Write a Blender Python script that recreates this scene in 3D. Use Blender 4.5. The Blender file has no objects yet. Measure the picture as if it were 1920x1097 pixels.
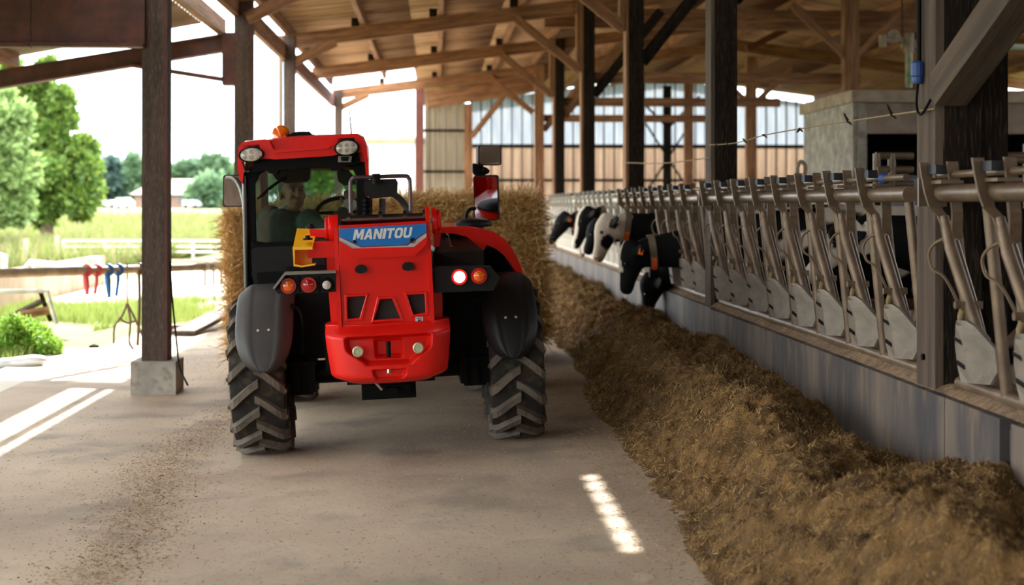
import bpy, bmesh, math, random
import numpy as np
from mathutils import Vector, Matrix, Euler
random.seed(7); rng = np.random.default_rng(7)
S = bpy.context.scene; COL = S.collection
R = math.radians; PI = math.pi

# ------------------------------------------------------------------ camera, world, sun, exposure
F = 2667.0; VPX, HY, CH = 820.0, 383.0, 1.45
YAW = math.atan((960 - VPX) / F)
cd = bpy.data.cameras.new('camera'); cam = bpy.data.objects.new('camera', cd); COL.objects.link(cam)
cam.location = (0, 0, CH); cam.rotation_euler = (PI/2, 0, -YAW)
cd.sensor_width = 36; cd.lens = F/1920*36; cd.shift_y = (HY - 548.5)/1920; cd.clip_end = 1000
cd.dof.use_dof = True; cd.dof.focus_distance = 7.4; cd.dof.aperture_fstop = 2.2
S.camera = cam
S.view_settings.view_transform = 'Standard'; S.view_settings.look = 'None'
S.view_settings.gamma = 1; S.view_settings.use_curve_mapping = False
S.view_settings.exposure = 2.02
S.cycles.max_bounces = 10; S.cycles.diffuse_bounces = 6; S.cycles.transparent_max_bounces = 16
S.cycles.sample_clamp_indirect = 8; S.cycles.caustics_reflective = False; S.cycles.caustics_refractive = False
W = bpy.data.worlds.new('sky'); S.world = W; W.use_nodes = True
wt = W.node_tree; wb = wt.nodes['Background']
wc = wt.nodes.new('ShaderNodeTexCoord'); wn = wt.nodes.new('ShaderNodeTexNoise'); wr = wt.nodes.new('ShaderNodeValToRGB')
wn.inputs['Scale'].default_value = 2.2; wn.inputs['Detail'].default_value = 6
wt.links.new(wc.outputs['Generated'], wn.inputs['Vector']); wt.links.new(wn.outputs['Fac'], wr.inputs['Fac'])
wr.color_ramp.elements[0].color = (.74, .88, 1, 1); wr.color_ramp.elements[1].color = (1, .99, .97, 1)
wr.color_ramp.elements[0].position = .35; wr.color_ramp.elements[1].position = .6
wt.links.new(wr.outputs['Color'], wb.inputs['Color']); wb.inputs['Strength'].default_value = 1.9
SUN = Vector((-.07, -1.33, -1.0)).normalized()
sd = bpy.data.lights.new('sun', 'SUN'); sd.energy = 5; sd.angle = R(.6); sd.color = (1, .95, .86)
sun = bpy.data.objects.new('sun', sd); COL.objects.link(sun)
sun.rotation_euler = SUN.to_track_quat('-Z', 'Y').to_euler(); sun.location = (0, 20, 30)

# ------------------------------------------------------------------ photo measuring helpers
ca, sa = math.cos(YAW), math.sin(YAW)
def ray(px, py):
    cx, cz = (px - 960)/F, (HY - py)/F
    return Vector((sa + cx*ca, ca - cx*sa, cz))
O0 = Vector((0, 0, CH))
def at(px, py, Y): d = ray(px, py); return O0 + d*(Y/d.y)
def gz(px, py, z=0.0): d = ray(px, py); return O0 + d*((z - CH)/d.z)
def floorz(x): return .045*(max(x, -1.3) + .277) if x < 2.2 else .11

# ------------------------------------------------------------------ colour and material helpers
def c(r, g, b):
    f = lambda v: (v/255/12.92 if v/255 <= .04045 else ((v/255 + .055)/1.055)**2.4)
    return (f(r), f(g), f(b), 1)
MATS = {}
def pm(name, c1, c2=None, scale=6, rough=.6, metal=0, bump=0, stretch=(1, 1, 1), c3=None, scale2=30, mix2=.5, coat=0, spec=.5,
       emit=None, lo=.35, hi=.65, detail=6, island=None, bscale=None, bdist=.01):
    m = bpy.data.materials.new(name); MATS[name] = m; m.use_nodes = True
    t = m.node_tree; n = t.nodes; L = t.links.new; b = n['Principled BSDF']
    b.inputs['Roughness'].default_value = rough; b.inputs['Metallic'].default_value = metal
    b.inputs['Specular IOR Level'].default_value = spec
    if coat: b.inputs['Coat Weight'].default_value = coat; b.inputs['Coat Roughness'].default_value = .08
    b.inputs['Base Color'].default_value = c1
    if emit: b.inputs['Emission Color'].default_value = emit[0]; b.inputs['Emission Strength'].default_value = emit[1]
    if c2 or bump or island:
        tc = n.new('ShaderNodeTexCoord'); mp = n.new('ShaderNodeMapping'); mp.inputs['Scale'].default_value = stretch
        L(tc.outputs['Object'], mp.inputs['Vector'])
        ns = n.new('ShaderNodeTexNoise'); ns.inputs['Scale'].default_value = scale; ns.inputs['Detail'].default_value = detail
        L(mp.outputs[0], ns.inputs['Vector'])
        out = None
        if c2:
            rp = n.new('ShaderNodeValToRGB'); rp.color_ramp.elements[0].position = lo; rp.color_ramp.elements[1].position = hi
            rp.color_ramp.elements[0].color = c1; rp.color_ramp.elements[1].color = c2
            L(ns.outputs['Fac'], rp.inputs['Fac']); out = rp.outputs['Color']
        if c3:
            n2 = n.new('ShaderNodeTexNoise'); n2.inputs['Scale'].default_value = scale2; n2.inputs['Detail'].default_value = 4
            L(mp.outputs[0], n2.inputs['Vector'])
            r2 = n.new('ShaderNodeValToRGB'); r2.color_ramp.elements[0].position = .52; r2.color_ramp.elements[1].position = .66
            r2.color_ramp.elements[0].color = (0, 0, 0, 1); r2.color_ramp.elements[1].color = (mix2, mix2, mix2, 1)
            L(n2.outputs['Fac'], r2.inputs['Fac'])
            mx = n.new('ShaderNodeMixRGB'); L(r2.outputs['Color'], mx.inputs['Fac'])
            if out: L(out, mx.inputs[1])
            else: mx.inputs[1].default_value = c1
            mx.inputs[2].default_value = c3; out = mx.outputs[0]
        if island:
            ge = n.new('ShaderNodeNewGeometry'); r3 = n.new('ShaderNodeValToRGB')
            L(ge.outputs['Random Per Island'], r3.inputs['Fac'])
            el = r3.color_ramp.elements
            el[0].color = island[0]; el[1].color = island[-1]
            for i, cc in enumerate(island[1:-1]): e = el.new((i + 1)/(len(island) - 1)); e.color = cc
            out = r3.outputs['Color']
        if out: L(out, b.inputs['Base Color'])
        if bump:
            bp = n.new('ShaderNodeBump'); bp.inputs['Strength'].default_value = bump; bp.inputs['Distance'].default_value = bdist
            nb = n.new('ShaderNodeTexNoise'); nb.inputs['Scale'].default_value = bscale or scale*4; nb.inputs['Detail'].default_value = 5
            L(mp.outputs[0], nb.inputs['Vector']); L(nb.outputs['Fac'], bp.inputs['Height']); L(bp.outputs[0], b.inputs['Normal'])
    return m
def glassy(name, tint, gloss=.12, rough=.02):
    m = bpy.data.materials.new(name); m.use_nodes = True; t = m.node_tree; t.nodes.clear(); n = t.nodes; L = t.links.new
    o = n.new('ShaderNodeOutputMaterial'); tr = n.new('ShaderNodeBsdfTransparent'); gl = n.new('ShaderNodeBsdfGlossy')
    tr.inputs[0].default_value = tint; gl.inputs['Roughness'].default_value = rough
    lw = n.new('ShaderNodeFresnel'); lw.inputs[0].default_value = 1.45; mx = n.new('ShaderNodeMixShader')
    ad = n.new('ShaderNodeMath'); ad.operation = 'ADD'; ad.use_clamp = True; ad.inputs[1].default_value = gloss - .04
    L(lw.outputs[0], ad.inputs[0]); L(ad.outputs[0], mx.inputs[0]); L(tr.outputs[0], mx.inputs[1]); L(gl.outputs[0], mx.inputs[2]); L(mx.outputs[0], o.inputs[0])
    return m
def translu(name, c1, c2, scale, amt=.6, stretch=(1, 1, 1), island=False):
    m = pm(name, c1, c2, scale=scale, rough=.7, stretch=stretch); t = m.node_tree; n = t.nodes; L = t.links.new
    b = n['Principled BSDF']; o = n['Material Output']; tl = n.new('ShaderNodeBsdfTranslucent'); mx = n.new('ShaderNodeMixShader')
    src = b.inputs['Base Color'].links[0].from_socket
    if island:
        ge = n.new('ShaderNodeNewGeometry'); hs = n.new('ShaderNodeHueSaturation'); ma = n.new('ShaderNodeMath'); ma.operation = 'MULTIPLY_ADD'
        ma.inputs[1].default_value = .8; ma.inputs[2].default_value = .6
        L(ge.outputs['Random Per Island'], ma.inputs[0]); L(ma.outputs[0], hs.inputs['Value']); L(src, hs.inputs['Color']); src = hs.outputs[0]
        L(src, b.inputs['Base Color'])
    L(src, tl.inputs[0]); mx.inputs[0].default_value = amt
    L(b.outputs[0], mx.inputs[1]); L(tl.outputs[0], mx.inputs[2]); L(mx.outputs[0], o.inputs[0]); return m

# ------------------------------------------------------------------ mesh helpers
def bx(bm, x0, x1, y0, y1, z0, z1, M=None):
    vs = [bm.verts.new((x, y, z)) for x in (x0, x1) for y in (y0, y1) for z in (z0, z1)]
    for f in ((0, 1, 3, 2), (4, 6, 7, 5), (0, 4, 5, 1), (2, 3, 7, 6), (0, 2, 6, 4), (1, 5, 7, 3)): bm.faces.new([vs[i] for i in f])
    if M is not None: bmesh.ops.transform(bm, matrix=M, verts=vs)
    return vs
def ringloft(bm, rings, cap=True):
    V = [[bm.verts.new(p) for p in r] for r in rings]; n = len(V[0])
    for a, b in zip(V, V[1:]):
        for i in range(n): bm.faces.new((a[i], a[(i+1) % n], b[(i+1) % n], b[i]))
    if cap: bm.faces.new(V[0][::-1]); bm.faces.new(V[-1])
    return V
def frames(pts):
    pts = [Vector(p) for p in pts]; out = []; u = None
    for i, p in enumerate(pts):
        t = (pts[min(i+1, len(pts)-1)] - pts[max(i-1, 0)]).normalized()
        if u is None: u = t.orthogonal().normalized()
        u = (u - t*u.dot(t)); u = u.normalized() if u.length > 1e-6 else t.orthogonal().normalized()
        out.append((p, u, t.cross(u)))
    return out
def tube(bm, pts, r, n=8, cap=True):
    fr = frames(pts); rs = r if isinstance(r, (list, tuple)) else [r]*len(fr)
    ringloft(bm, [[p + (u*math.cos(2*PI*k/n) + v*math.sin(2*PI*k/n))*q for k in range(n)] for (p, u, v), q in zip(fr, rs)], cap)
def curve(pts, n=8):
    P = [Vector(p) for p in pts]; P = [P[0]*2 - P[1]] + P + [P[-1]*2 - P[-2]]; out = []
    for i in range(1, len(P) - 2):
        for k in range(n):
            t = k/n; a, b, c_, d = P[i-1:i+3]
            out.append(.5*((2*b) + (c_-a)*t + (2*a-5*b+4*c_-d)*t*t + (3*b-a-3*c_+d)*t**3))
    return out + [P[-2]]
def prism(bm, poly, y0, y1, fn=None):
    """poly of (x,z); extruded from y0 to y1 (floats or functions of (x,z))"""
    g = lambda q, x, z: q(x, z) if callable(q) else q
    a = [bm.verts.new((x, g(y0, x, z), z)) for x, z in poly]; b = [bm.verts.new((x, g(y1, x, z), z)) for x, z in poly]
    n = len(poly); bm.faces.new(a); bm.faces.new(b[::-1])
    for i in range(n): bm.faces.new((a[i], b[i], b[(i+1) % n], a[(i+1) % n]))
def lathe(bm, prof, n=24, M=None):
    """prof of (r,z) about z"""
    vs = []; rings = []
    for r, z in prof:
        ring = [bm.verts.new((r*math.cos(2*PI*k/n), r*math.sin(2*PI*k/n), z)) for k in range(n)]; rings.append(ring); vs += ring
    for a, b in zip(rings, rings[1:]):
        for i in range(n): bm.faces.new((a[i], a[(i+1) % n], b[(i+1) % n], b[i]))
    bm.faces.new(rings[0][::-1]); bm.faces.new(rings[-1])
    if M is not None: bmesh.ops.transform(bm, matrix=M, verts=vs)
def disc(bm, center, axis, r, th, n=20, r2=None):
    q = Vector(axis).to_track_quat('Z', 'Y').to_matrix().to_4x4()
    lathe(bm, [(r, 0), (r2 or r, th)], n, Matrix.Translation(center) @ q)
def ball(bm, center, rad, sub=2, M=None):
    T_ = Matrix.Translation(center) @ (M or Matrix.Identity(4)) @ Matrix.Diagonal((*rad, 1)) if hasattr(rad, '__len__') else Matrix.Translation(center) @ Matrix.Scale(rad, 4)
    bmesh.ops.create_icosphere(bm, subdivisions=sub, radius=1, matrix=T_)
def WP(o):
    m = o.matrix_basis.copy()
    while o.parent: o = o.parent; m = o.matrix_basis @ m
    return m
def tag(o, label=None, cat=None, group=None, kind=None):
    if label: o['label'] = label
    if cat: o['category'] = cat
    if group: o['group'] = group
    if kind: o['kind'] = kind
    return o
def empty(name, label=None, cat=None, loc=(0, 0, 0), group=None, kind=None, M=None):
    o = bpy.data.objects.new(name, None); COL.objects.link(o); o.empty_display_size = .1
    if M is not None: o.matrix_basis = M
    else: o.location = loc
    return tag(o, label, cat, group, kind)
def obj(name, bm, mat, parent=None, world=False, smooth=None, bevel=0, seg=2, label=None, cat=None, group=None, kind=None, M=None):
    """link a bmesh (or Mesh) as one object; coordinates are the parent's, or the world's when world=True"""
    if isinstance(bm, bmesh.types.BMesh):
        if bevel:
            ed = [e for e in bm.edges if len(e.link_faces) == 2 and e.calc_face_angle(0) > R(28)]
            bmesh.ops.bevel(bm, geom=ed, offset=bevel, segments=seg, affect='EDGES', profile=.5, clamp_overlap=True)
        bmesh.ops.recalc_face_normals(bm, faces=bm.faces[:])
        me = bpy.data.meshes.new(name); bm.to_mesh(me); bm.free()
    else: me = bm
    for m in (mat if isinstance(mat, (list, tuple)) else [mat]):
        if m: me.materials.append(m)
    n = len(me.vertices); co = np.empty(n*3, dtype=np.float32); me.vertices.foreach_get('co', co); co = co.reshape(-1, 3)
    o = bpy.data.objects.new(name, me); COL.objects.link(o)
    if M is None:
        lo, hi = co.min(0), co.max(0); off = np.array([(lo[0]+hi[0])/2, (lo[1]+hi[1])/2, lo[2]], dtype=np.float32)
        me.vertices.foreach_set('co', (co - off).ravel()); M = Matrix.Translation([float(v) for v in off])
    if parent:
        o.parent = parent
        if world: M = WP(parent).inverted() @ M
        elif parent.parent:
            r_ = parent
            while r_.parent: r_ = r_.parent
            M = WP(parent).inverted() @ WP(r_) @ M
    o.matrix_basis = M
    if smooth:
        me.polygons.foreach_set('use_smooth', [True]*len(me.polygons))
        if smooth != True: me.set_sharp_from_angle(angle=R(smooth))
    me.update()
    return tag(o, label, cat, group, kind)
def nb(): return bmesh.new()
def beam(name, p0, p1, w, h, mat, parent=None, up=(0, 0, 1), label=None, cat=None, group=None, kind=None, bevel=.006):
    """timber from p0 to p1 in world space; local X runs along it"""
    p0, p1 = Vector(p0), Vector(p1); x = (p1 - p0).normalized(); y = Vector(up).cross(x).normalized(); z = x.cross(y); Ln = (p1-p0).length
    bm = nb(); nseg = 3
    ring = lambda s: [(s, y_*w/2, z_*h/2) for y_, z_ in ((-1, -1), (1, -1), (1, 1), (-1, 1))]
    ringloft(bm, [[(a, b + random.uniform(-.004, .004)*(0 < k < nseg), d_ + random.uniform(-.004, .004)*(0 < k < nseg)) for a, b, d_ in ring(Ln*k/nseg)] for k in range(nseg+1)])
    M = Matrix.Translation(p0) @ Matrix((x, y, z)).transposed().to_4x4()
    return obj(name, bm, mat, parent, world=True, bevel=bevel, seg=1, label=label, cat=cat, group=group, kind=kind, M=M)
def npmesh(name, V, Fq):
    me = bpy.data.meshes.new(name); V = np.asarray(V, dtype=np.float32); Fq = np.asarray(Fq, dtype=np.int32)
    me.vertices.add(len(V)); me.vertices.foreach_set('co', V.ravel())
    k = Fq.shape[1]; me.loops.add(Fq.size); me.loops.foreach_set('vertex_index', Fq.ravel())
    me.polygons.add(len(Fq)); me.polygons.foreach_set('loop_start', np.arange(0, Fq.size, k, dtype=np.int32))
    me.update(calc_edges=True); return me
def blades(name, P, D, L, Wd, taper=.4):
    """one mesh of many thin quads at P along D"""
    N = len(P); rv = rng.normal(size=(N, 3)); Sd = np.cross(D, rv); Sd /= np.linalg.norm(Sd, axis=1)[:, None] + 1e-9
    L = np.broadcast_to(L, (N,))[:, None]; Wd = np.broadcast_to(Wd, (N,))[:, None]
    V = np.empty((N, 4, 3)); V[:, 0] = P - Sd*Wd; V[:, 1] = P + Sd*Wd; V[:, 2] = P + D*L + Sd*Wd*taper; V[:, 3] = P + D*L - Sd*Wd*taper
    return npmesh(name, V.reshape(-1, 3), np.arange(N*4).reshape(N, 4))
def unit(a): return a/(np.linalg.norm(a, axis=-1, keepdims=True) + 1e-9)
def vnoise(x, y, seed=0):
    r = np.random.default_rng(seed).random((256, 256)); xi = np.floor(x).astype(int); yi = np.floor(y).astype(int)
    fx = x - xi; fy = y - yi; fx = fx*fx*(3-2*fx); fy = fy*fy*(3-2*fy)
    g = lambda i, j: r[i % 256, j % 256]
    return (g(xi, yi)*(1-fx) + g(xi+1, yi)*fx)*(1-fy) + (g(xi, yi+1)*(1-fx) + g(xi+1, yi+1)*fx)*fy
def fbm(x, y, o=4, seed=0):
    s = 0; a = .5
    for k in range(o): s = s + a*vnoise(x*2**k + 17*k, y*2**k + 31*k, seed + k); a *= .5
    return s
def evaluated(me_or_bm, mods):
    if isinstance(me_or_bm, bmesh.types.BMesh): me = bpy.data.meshes.new('t'); me_or_bm.to_mesh(me); me_or_bm.free()
    else: me = me_or_bm
    o = bpy.data.objects.new('t', me); COL.objects.link(o)
    for ty, kw in mods:
        m = o.modifiers.new(ty, ty)
        for k, v in kw.items(): setattr(m, k, v)
    dg = bpy.context.evaluated_depsgraph_get(); dg.update()
    out = bpy.data.meshes.new_from_object(o.evaluated_get(dg)); bpy.data.objects.remove(o); return out
def fuse(bm, voxel=.016, it=6):
    bmesh.ops.recalc_face_normals(bm, faces=bm.faces[:])
    return evaluated(bm, [('REMESH', dict(mode='VOXEL', voxel_size=voxel)), ('SMOOTH', dict(factor=.5, iterations=it))])
def cutout(bm, cutter):
    ma = bpy.data.meshes.new('t'); bmesh.ops.recalc_face_normals(cutter, faces=cutter.faces[:]); cutter.to_mesh(ma); cutter.free()
    bmesh.ops.recalc_face_normals(bm, faces=bm.faces[:])
    oc = bpy.data.objects.new('t2', ma); COL.objects.link(oc)
    me = evaluated(bm, [('BOOLEAN', dict(operation='DIFFERENCE', solver='EXACT', object=oc))]); bpy.data.objects.remove(oc)
    out = nb(); out.from_mesh(me); return out
def copy_tree(o, parent=None):
    n = o.copy(); COL.objects.link(n)
    if parent: n.parent = parent
    for ch in list(o.children): copy_tree(ch, n)
    return n
def text_mesh(s, size, extr, shear=0, offset=0):
    cu = bpy.data.curves.new('t', 'FONT'); cu.body = s; cu.size = size; cu.extrude = extr; cu.shear = shear; cu.offset = offset; cu.align_x = 'CENTER'; cu.align_y = 'CENTER'
    o = bpy.data.objects.new('t', cu); COL.objects.link(o); dg = bpy.context.evaluated_depsgraph_get(); dg.update()
    me = bpy.data.meshes.new_from_object(o.evaluated_get(dg)); bpy.data.objects.remove(o); return me

# ------------------------------------------------------------------ materials
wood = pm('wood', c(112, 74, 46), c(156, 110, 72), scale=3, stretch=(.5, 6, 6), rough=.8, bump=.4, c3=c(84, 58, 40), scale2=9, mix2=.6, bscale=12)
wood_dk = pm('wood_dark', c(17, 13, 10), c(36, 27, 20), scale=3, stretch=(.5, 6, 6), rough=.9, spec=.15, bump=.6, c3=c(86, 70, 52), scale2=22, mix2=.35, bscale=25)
wood_grey = pm('wood_grey', c(62, 50, 42), c(100, 82, 67), scale=3, stretch=(.4, 7, 7), rough=.85, bump=.6, c3=c(70, 56, 44), scale2=12, mix2=.6, bscale=20)
wood_post = pm('wood_post', c(50, 37, 30), c(74, 56, 44), scale=3, stretch=(.4, 6, 6), rough=.8, bump=.4, c3=c(120, 98, 80), scale2=40, mix2=.5, bscale=20)
rust = pm('rust_steel', c(66, 34, 27), c(92, 48, 38), scale=5, rough=.7, bump=.2, c3=c(64, 36, 30), scale2=12, mix2=.6)
redox = pm('red_oxide', c(112, 58, 46), c(92, 50, 40), scale=5, rough=.7)
fibre = pm('fibre_cement', c(128, 98, 72), c(182, 148, 114), scale=1.6, rough=.9, bump=.3, stretch=(.35, 9, 1), c3=c(66, 48, 34), scale2=3.4, mix2=.85)
whitesheet = pm('white_sheet', c(140, 128, 110), c(166, 154, 136), scale=1.5, rough=.6)
conc = pm('concrete', c(138, 132, 122), c(172, 164, 150), scale=5, rough=.9, bump=.4, c3=c(110, 100, 88), scale2=12, mix2=.6)
conc_kerb = pm('kerb_concrete', c(62, 59, 60), c(104, 92, 82), lo=.40, hi=.64, scale=1.1, rough=.7, bump=.25, stretch=(1, 3.4, .7), c3=c(128, 106, 80), scale2=4, mix2=.5)
galv = pm('galvanised', c(96, 78, 61), c(124, 104, 83), scale=9, rough=.42, metal=.3, bump=.12, c3=c(72, 56, 42), scale2=18, mix2=.4, bscale=60)
galv_lt = pm('galvanised_light', c(112, 103, 92), c(140, 131, 120), scale=8, rough=.5, metal=.3, bump=.12, c3=c(92, 76, 58), scale2=16, mix2=.45, bscale=60)
latchblk = pm('latch_black', c(24, 26, 34), rough=.45)
paint = pm('red_paint', c(216, 17, 6), rough=.28, coat=.3, spec=.3)
paintd = pm('red_paint_dull', c(214, 20, 9), c(222, 27, 13), scale=3, rough=.42, spec=.3)
yellow = pm('yellow_paint', c(246, 178, 18), rough=.4)
black = pm('black_metal', c(4, 4, 4), rough=.55, spec=.12)
blackp = pm('black_plastic', c(9, 9, 9), c(13, 12, 12), scale=8, rough=.5, spec=.25, bump=.1, bscale=200)
fenderp = pm('fender_dusty_lit', c(46, 43, 41), c(58, 55, 51), scale=3, rough=.6, bump=.15, bscale=160)  # left fender: dust and open-side light put into the grey
rubber = pm('tyre_rubber', c(20, 18, 16), c(40, 34, 28), scale=7, rough=.85, bump=.3, c3=c(92, 72, 46), scale2=14, mix2=.5)
lugm = pm('lug_dusty', c(84, 77, 69), c(108, 98, 85), scale=9, rough=.9, bump=.3, bscale=120, c3=c(70, 62, 52), scale2=20, mix2=.5)
zinc = pm('zinc', c(196, 196, 160), rough=.35, metal=.4)
chrome = pm('bare_metal', c(200, 196, 186), rough=.25, metal=1)
mirror = pm('mirror_glass', c(225, 228, 230), rough=.02, metal=1)
lamp_clear = pm('lamp_lens', c(214, 206, 190), c(176, 166, 150), scale=30, rough=.2, coat=.5)
amber = pm('amber_lens', c(250, 120, 10), c(200, 60, 5), scale=20, rough=.15, coat=.8)
redl = pm('red_lens', c(190, 16, 12), c(150, 10, 8), scale=20, rough=.15, coat=.8)
lit = pm('lit_lamp', c(255, 240, 245), rough=.3, emit=((1, .86, .92, 1), 9))
blue = pm('blue_sticker', c(0, 104, 176), rough=.35)
grey_st = pm('grey_sticker', c(176, 172, 168), rough=.4)
blue_plastic = pm('blue_plastic', c(40, 70, 130), rough=.5)
glass = glassy('cab_glass', (.74, .82, .78, 1), .045)

# ================================================================== SETTING: floor, ground, kerb
def heightgrid(name, xs, ys, zf):
    X, Y = np.meshgrid(xs, ys, indexing='ij'); Z = zf(X, Y); nx, ny = X.shape
    V = np.stack([X, Y, Z], -1).reshape(-1, 3); i = np.arange(nx*ny).reshape(nx, ny)
    return npmesh(name, V, np.stack([i[:-1, :-1], i[1:, :-1], i[1:, 1:], i[:-1, 1:]], -1).reshape(-1, 4))
floor_m = pm('floor_concrete', c(166, 146, 124), c(206, 185, 158), scale=.8, rough=.82, bump=.35, bscale=22, bdist=.008, c3=c(126, 116, 106), scale2=1.7, mix2=.55)
# fine scatter of chaff tinted into the concrete
t = floor_m.node_tree; b_ = t.nodes['Principled BSDF']; src = b_.inputs['Base Color'].links[0].from_socket
tc = t.nodes.new('ShaderNodeTexCoord'); vo = t.nodes.new('ShaderNodeTexNoise'); vo.inputs['Scale'].default_value = 55; vo.inputs['Detail'].default_value = 3
t.links.new(tc.outputs['Object'], vo.inputs['Vector']); rp = t.nodes.new('ShaderNodeValToRGB'); rp.color_ramp.elements[0].position = .62; rp.color_ramp.elements[1].position = .74
t.links.new(vo.outputs['Fac'], rp.inputs['Fac']); mx = t.nodes.new('ShaderNodeMixRGB'); t.links.new(rp.outputs['Color'], mx.inputs['Fac'])
t.links.new(src, mx.inputs[1]); mx.inputs[2].default_value = c(128, 100, 70); t.links.new(mx.outputs[0], b_.inputs['Base Color'])
fz = np.vectorize(floorz)
obj('floor', heightgrid('floor', np.array([-3.5, -2.6, -1.9, -1.3, -.9, -.5, 0, .5, 1, 1.5, 2.12]), np.linspace(-24, 34, 80), lambda X, Y: fz(X)), floor_m, kind='structure', smooth=True)
ground_m = pm('meadow_ground', c(84, 98, 44), c(122, 118, 72), scale=.25, rough=1, c3=c(78, 100, 42), scale2=1.3, mix2=.7)
gm = heightgrid('ground', np.concatenate([-np.geomspace(300, 3.4, 60), [40, 120, 300]]), np.concatenate([np.linspace(-20, 60, 81), np.geomspace(64, 500, 22)]),
    lambda X, Y: -.07 - .05*(X < -4) + np.where((Y > 26) & (X < -7), (fbm(X*.12, Y*.12, 4, 3)-.45)*.9*np.clip((Y-26)/20, 0, 1)*np.clip((75-Y)/20, 0, 1), 0) + 1.28*np.clip((Y-44)/42, 0, 1)**1.4)
obj('ground', gm, ground_m, kind='structure', smooth=True)
pad_m = pm('pale_concrete', c(206, 198, 184), c(224, 216, 202), scale=1, rough=.85, bump=.2)
bm = nb(); prism(bm, [(-6.25, -.2), (-6.25, -.075), (-2.75, -.05), (-2.75, -.2)], 22.2, 34)
obj('concrete_pad', bm, pad_m, kind='structure')
bm = nb(); bx(bm, -3.95, -3.48, -2, 15.0, -.2, -.045); obj('path', bm, pad_m, kind='structure')
cowfloor_m = pm('barn_floor', c(92, 74, 56), c(122, 100, 76), scale=1.5, rough=.9, bump=.4, bscale=20)
bm = nb(); bx(bm, 2.4, 13.6, -24, 41.4, -.15, .05); obj('floor', bm, cowfloor_m, kind='structure')

kerb = empty('feed_kerb', 'grey stained concrete kerb holding the feed heap, under the headlock barriers', 'kerb', (2.27, -1, 0))
ks = [-1, 2.3, 5.12, 5.20, 5.78, 9.35, 10.85, 12.95, 16.0, 19.0, 22.0, 26.6]
for a, b2 in zip(ks, ks[1:]):
    bm = nb(); d = random.uniform(-.006, .006); dt = random.uniform(-.006, .006)
    if b2 - a < .2: d = .03; dt = -.04
    bx(bm, 2.10 + d, 2.46, a + .004, b2 - .004, 0, .65 + dt)
    obj('kerb_block', bm, conc_kerb, kerb, world=True, bevel=.012)
dirt_m = pm('ledge_dirt', c(104, 86, 68), c(142, 119, 94), scale=16, rough=1, bump=.8, bscale=60, c3=c(176, 136, 84), scale2=34, mix2=.6)
ys = np.linspace(-1, 26.5, 900); xs = np.linspace(2.13, 2.44, 16)
dirt = obj('ledge_dirt', heightgrid('ledge_dirt', xs, ys, lambda X, Y: .645 + .05*np.clip((X-2.12)/.08, 0, 1)*(.35 + 1.1*fbm(X*9, Y*4, 4, 5))), dirt_m, kerb, world=True, smooth=True, kind='stuff')

# ================================================================== posts
def rz(x): return 4.12 + .127*(min(x, 6.6) + 2.2) - .127*max(0, x - 6.6)      # underside of the roof sheets
YK = [6.0, 11.02, 16.04, 21.06, 26.08, 31.1]
names = ['nearest dark timber post by the headlocks with a slanting brace', 'second dark timber post along the feed kerb',
         'third dark timber post along the feed kerb', 'fourth dark timber post along the feed kerb', 'fifth dark timber post, at the far headlocks', 'last brown timber post past the kerb end']
for k, y in enumerate(YK):
    e = empty('timber_post', names[k], 'post', (2.24, y + .12, .0), group='posts along the feed kerb')
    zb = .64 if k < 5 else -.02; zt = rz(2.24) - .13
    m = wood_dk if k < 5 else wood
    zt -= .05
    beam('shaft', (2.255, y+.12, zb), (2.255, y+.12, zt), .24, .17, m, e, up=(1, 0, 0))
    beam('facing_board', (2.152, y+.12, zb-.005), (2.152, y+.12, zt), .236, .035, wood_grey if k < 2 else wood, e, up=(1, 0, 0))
    if k < 5: beam('cleat', (2.10, y+.12, 3.42), (2.10, y+.12, 4.5), .2, .06, wood, e, up=(1, 0, 0))
    if k == 0:
        beam('brace', (2.19, 6.0, 1.94), (2.19, 4.1, 2.735), .14, .15, wood_grey, e)
        beam('rear_timber', (2.41, y+.14, .9), (2.41, y+.14, 4.4), .2, .12, wood_dk, e, up=(1, 0, 0))
        bm = nb(); tube(bm, [(2.118, 6.16, 3.2), (2.118, 6.16, 2.08)], .011); obj('conduit', bm, black, e, world=True)
        bm = nb(); lathe(bm, [(.020, 0), (.024, .01), (.024, .03), (.03, .035), (.03, .09), (.022, .1)], 12, Matrix.Translation((2.112, 6.16, 1.98)))
        obj('cable_gland', bm, blue_plastic, e, world=True)
        bm = nb(); tube(bm, curve([(2.112, 6.16, 1.98), (2.10, 6.14, 1.88), (2.10, 6.08, 1.84), (2.12, 6.02, 1.9)]), .006, 6); obj('cable', bm, black, e, world=True)
        bm = nb(); disc(bm, (2.135, 6.14, .78), (-1, 0, 0), .014, .012); obj('bolt', bm, black, e, world=True)
LP = [(-2.30, 11.3, 'nearest brown steel post, on a concrete block'), (-2.29, 16.3, 'second brown post of the open side, behind the telehandler mirror'),
      (-2.28, 21.2, 'third brown post of the open side, above the amber beacon'), (-2.24, 31.2, 'farthest thin post of the open side, at the roof corner')]
LP[0] = (gz(293, 730, -.04).x, 11.45, LP[0][2])
PX = [at(294, 600, 11.45).x, at(458, 200, 16.3).x, at(543, 200, 21.2).x, at(635, 230, 31.2).x]
for k, (x, y, lb) in enumerate(LP):
    x = PX[k]; e = empty('side_post', lb, 'post', (x, y, -.05), group='posts of the open side')
    beam('shaft', (x, y, -.03 if k else .2), (x, y, 3.93), .2, .2 if k < 2 else .17, wood_post, e, up=(1, 0, 0))
    if k < 2:
        bm = nb(); bx(bm, x+.078, x+.102, y-.106, y-.096, .2, 3.9); obj('edge_strip', bm, rust, e, world=True)
    bm = nb(); bx(bm, x-.17, x+.18, y-.17, y+.18, -.07, .215); obj('footing', bm, conc, e, world=True, bevel=.015)
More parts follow.
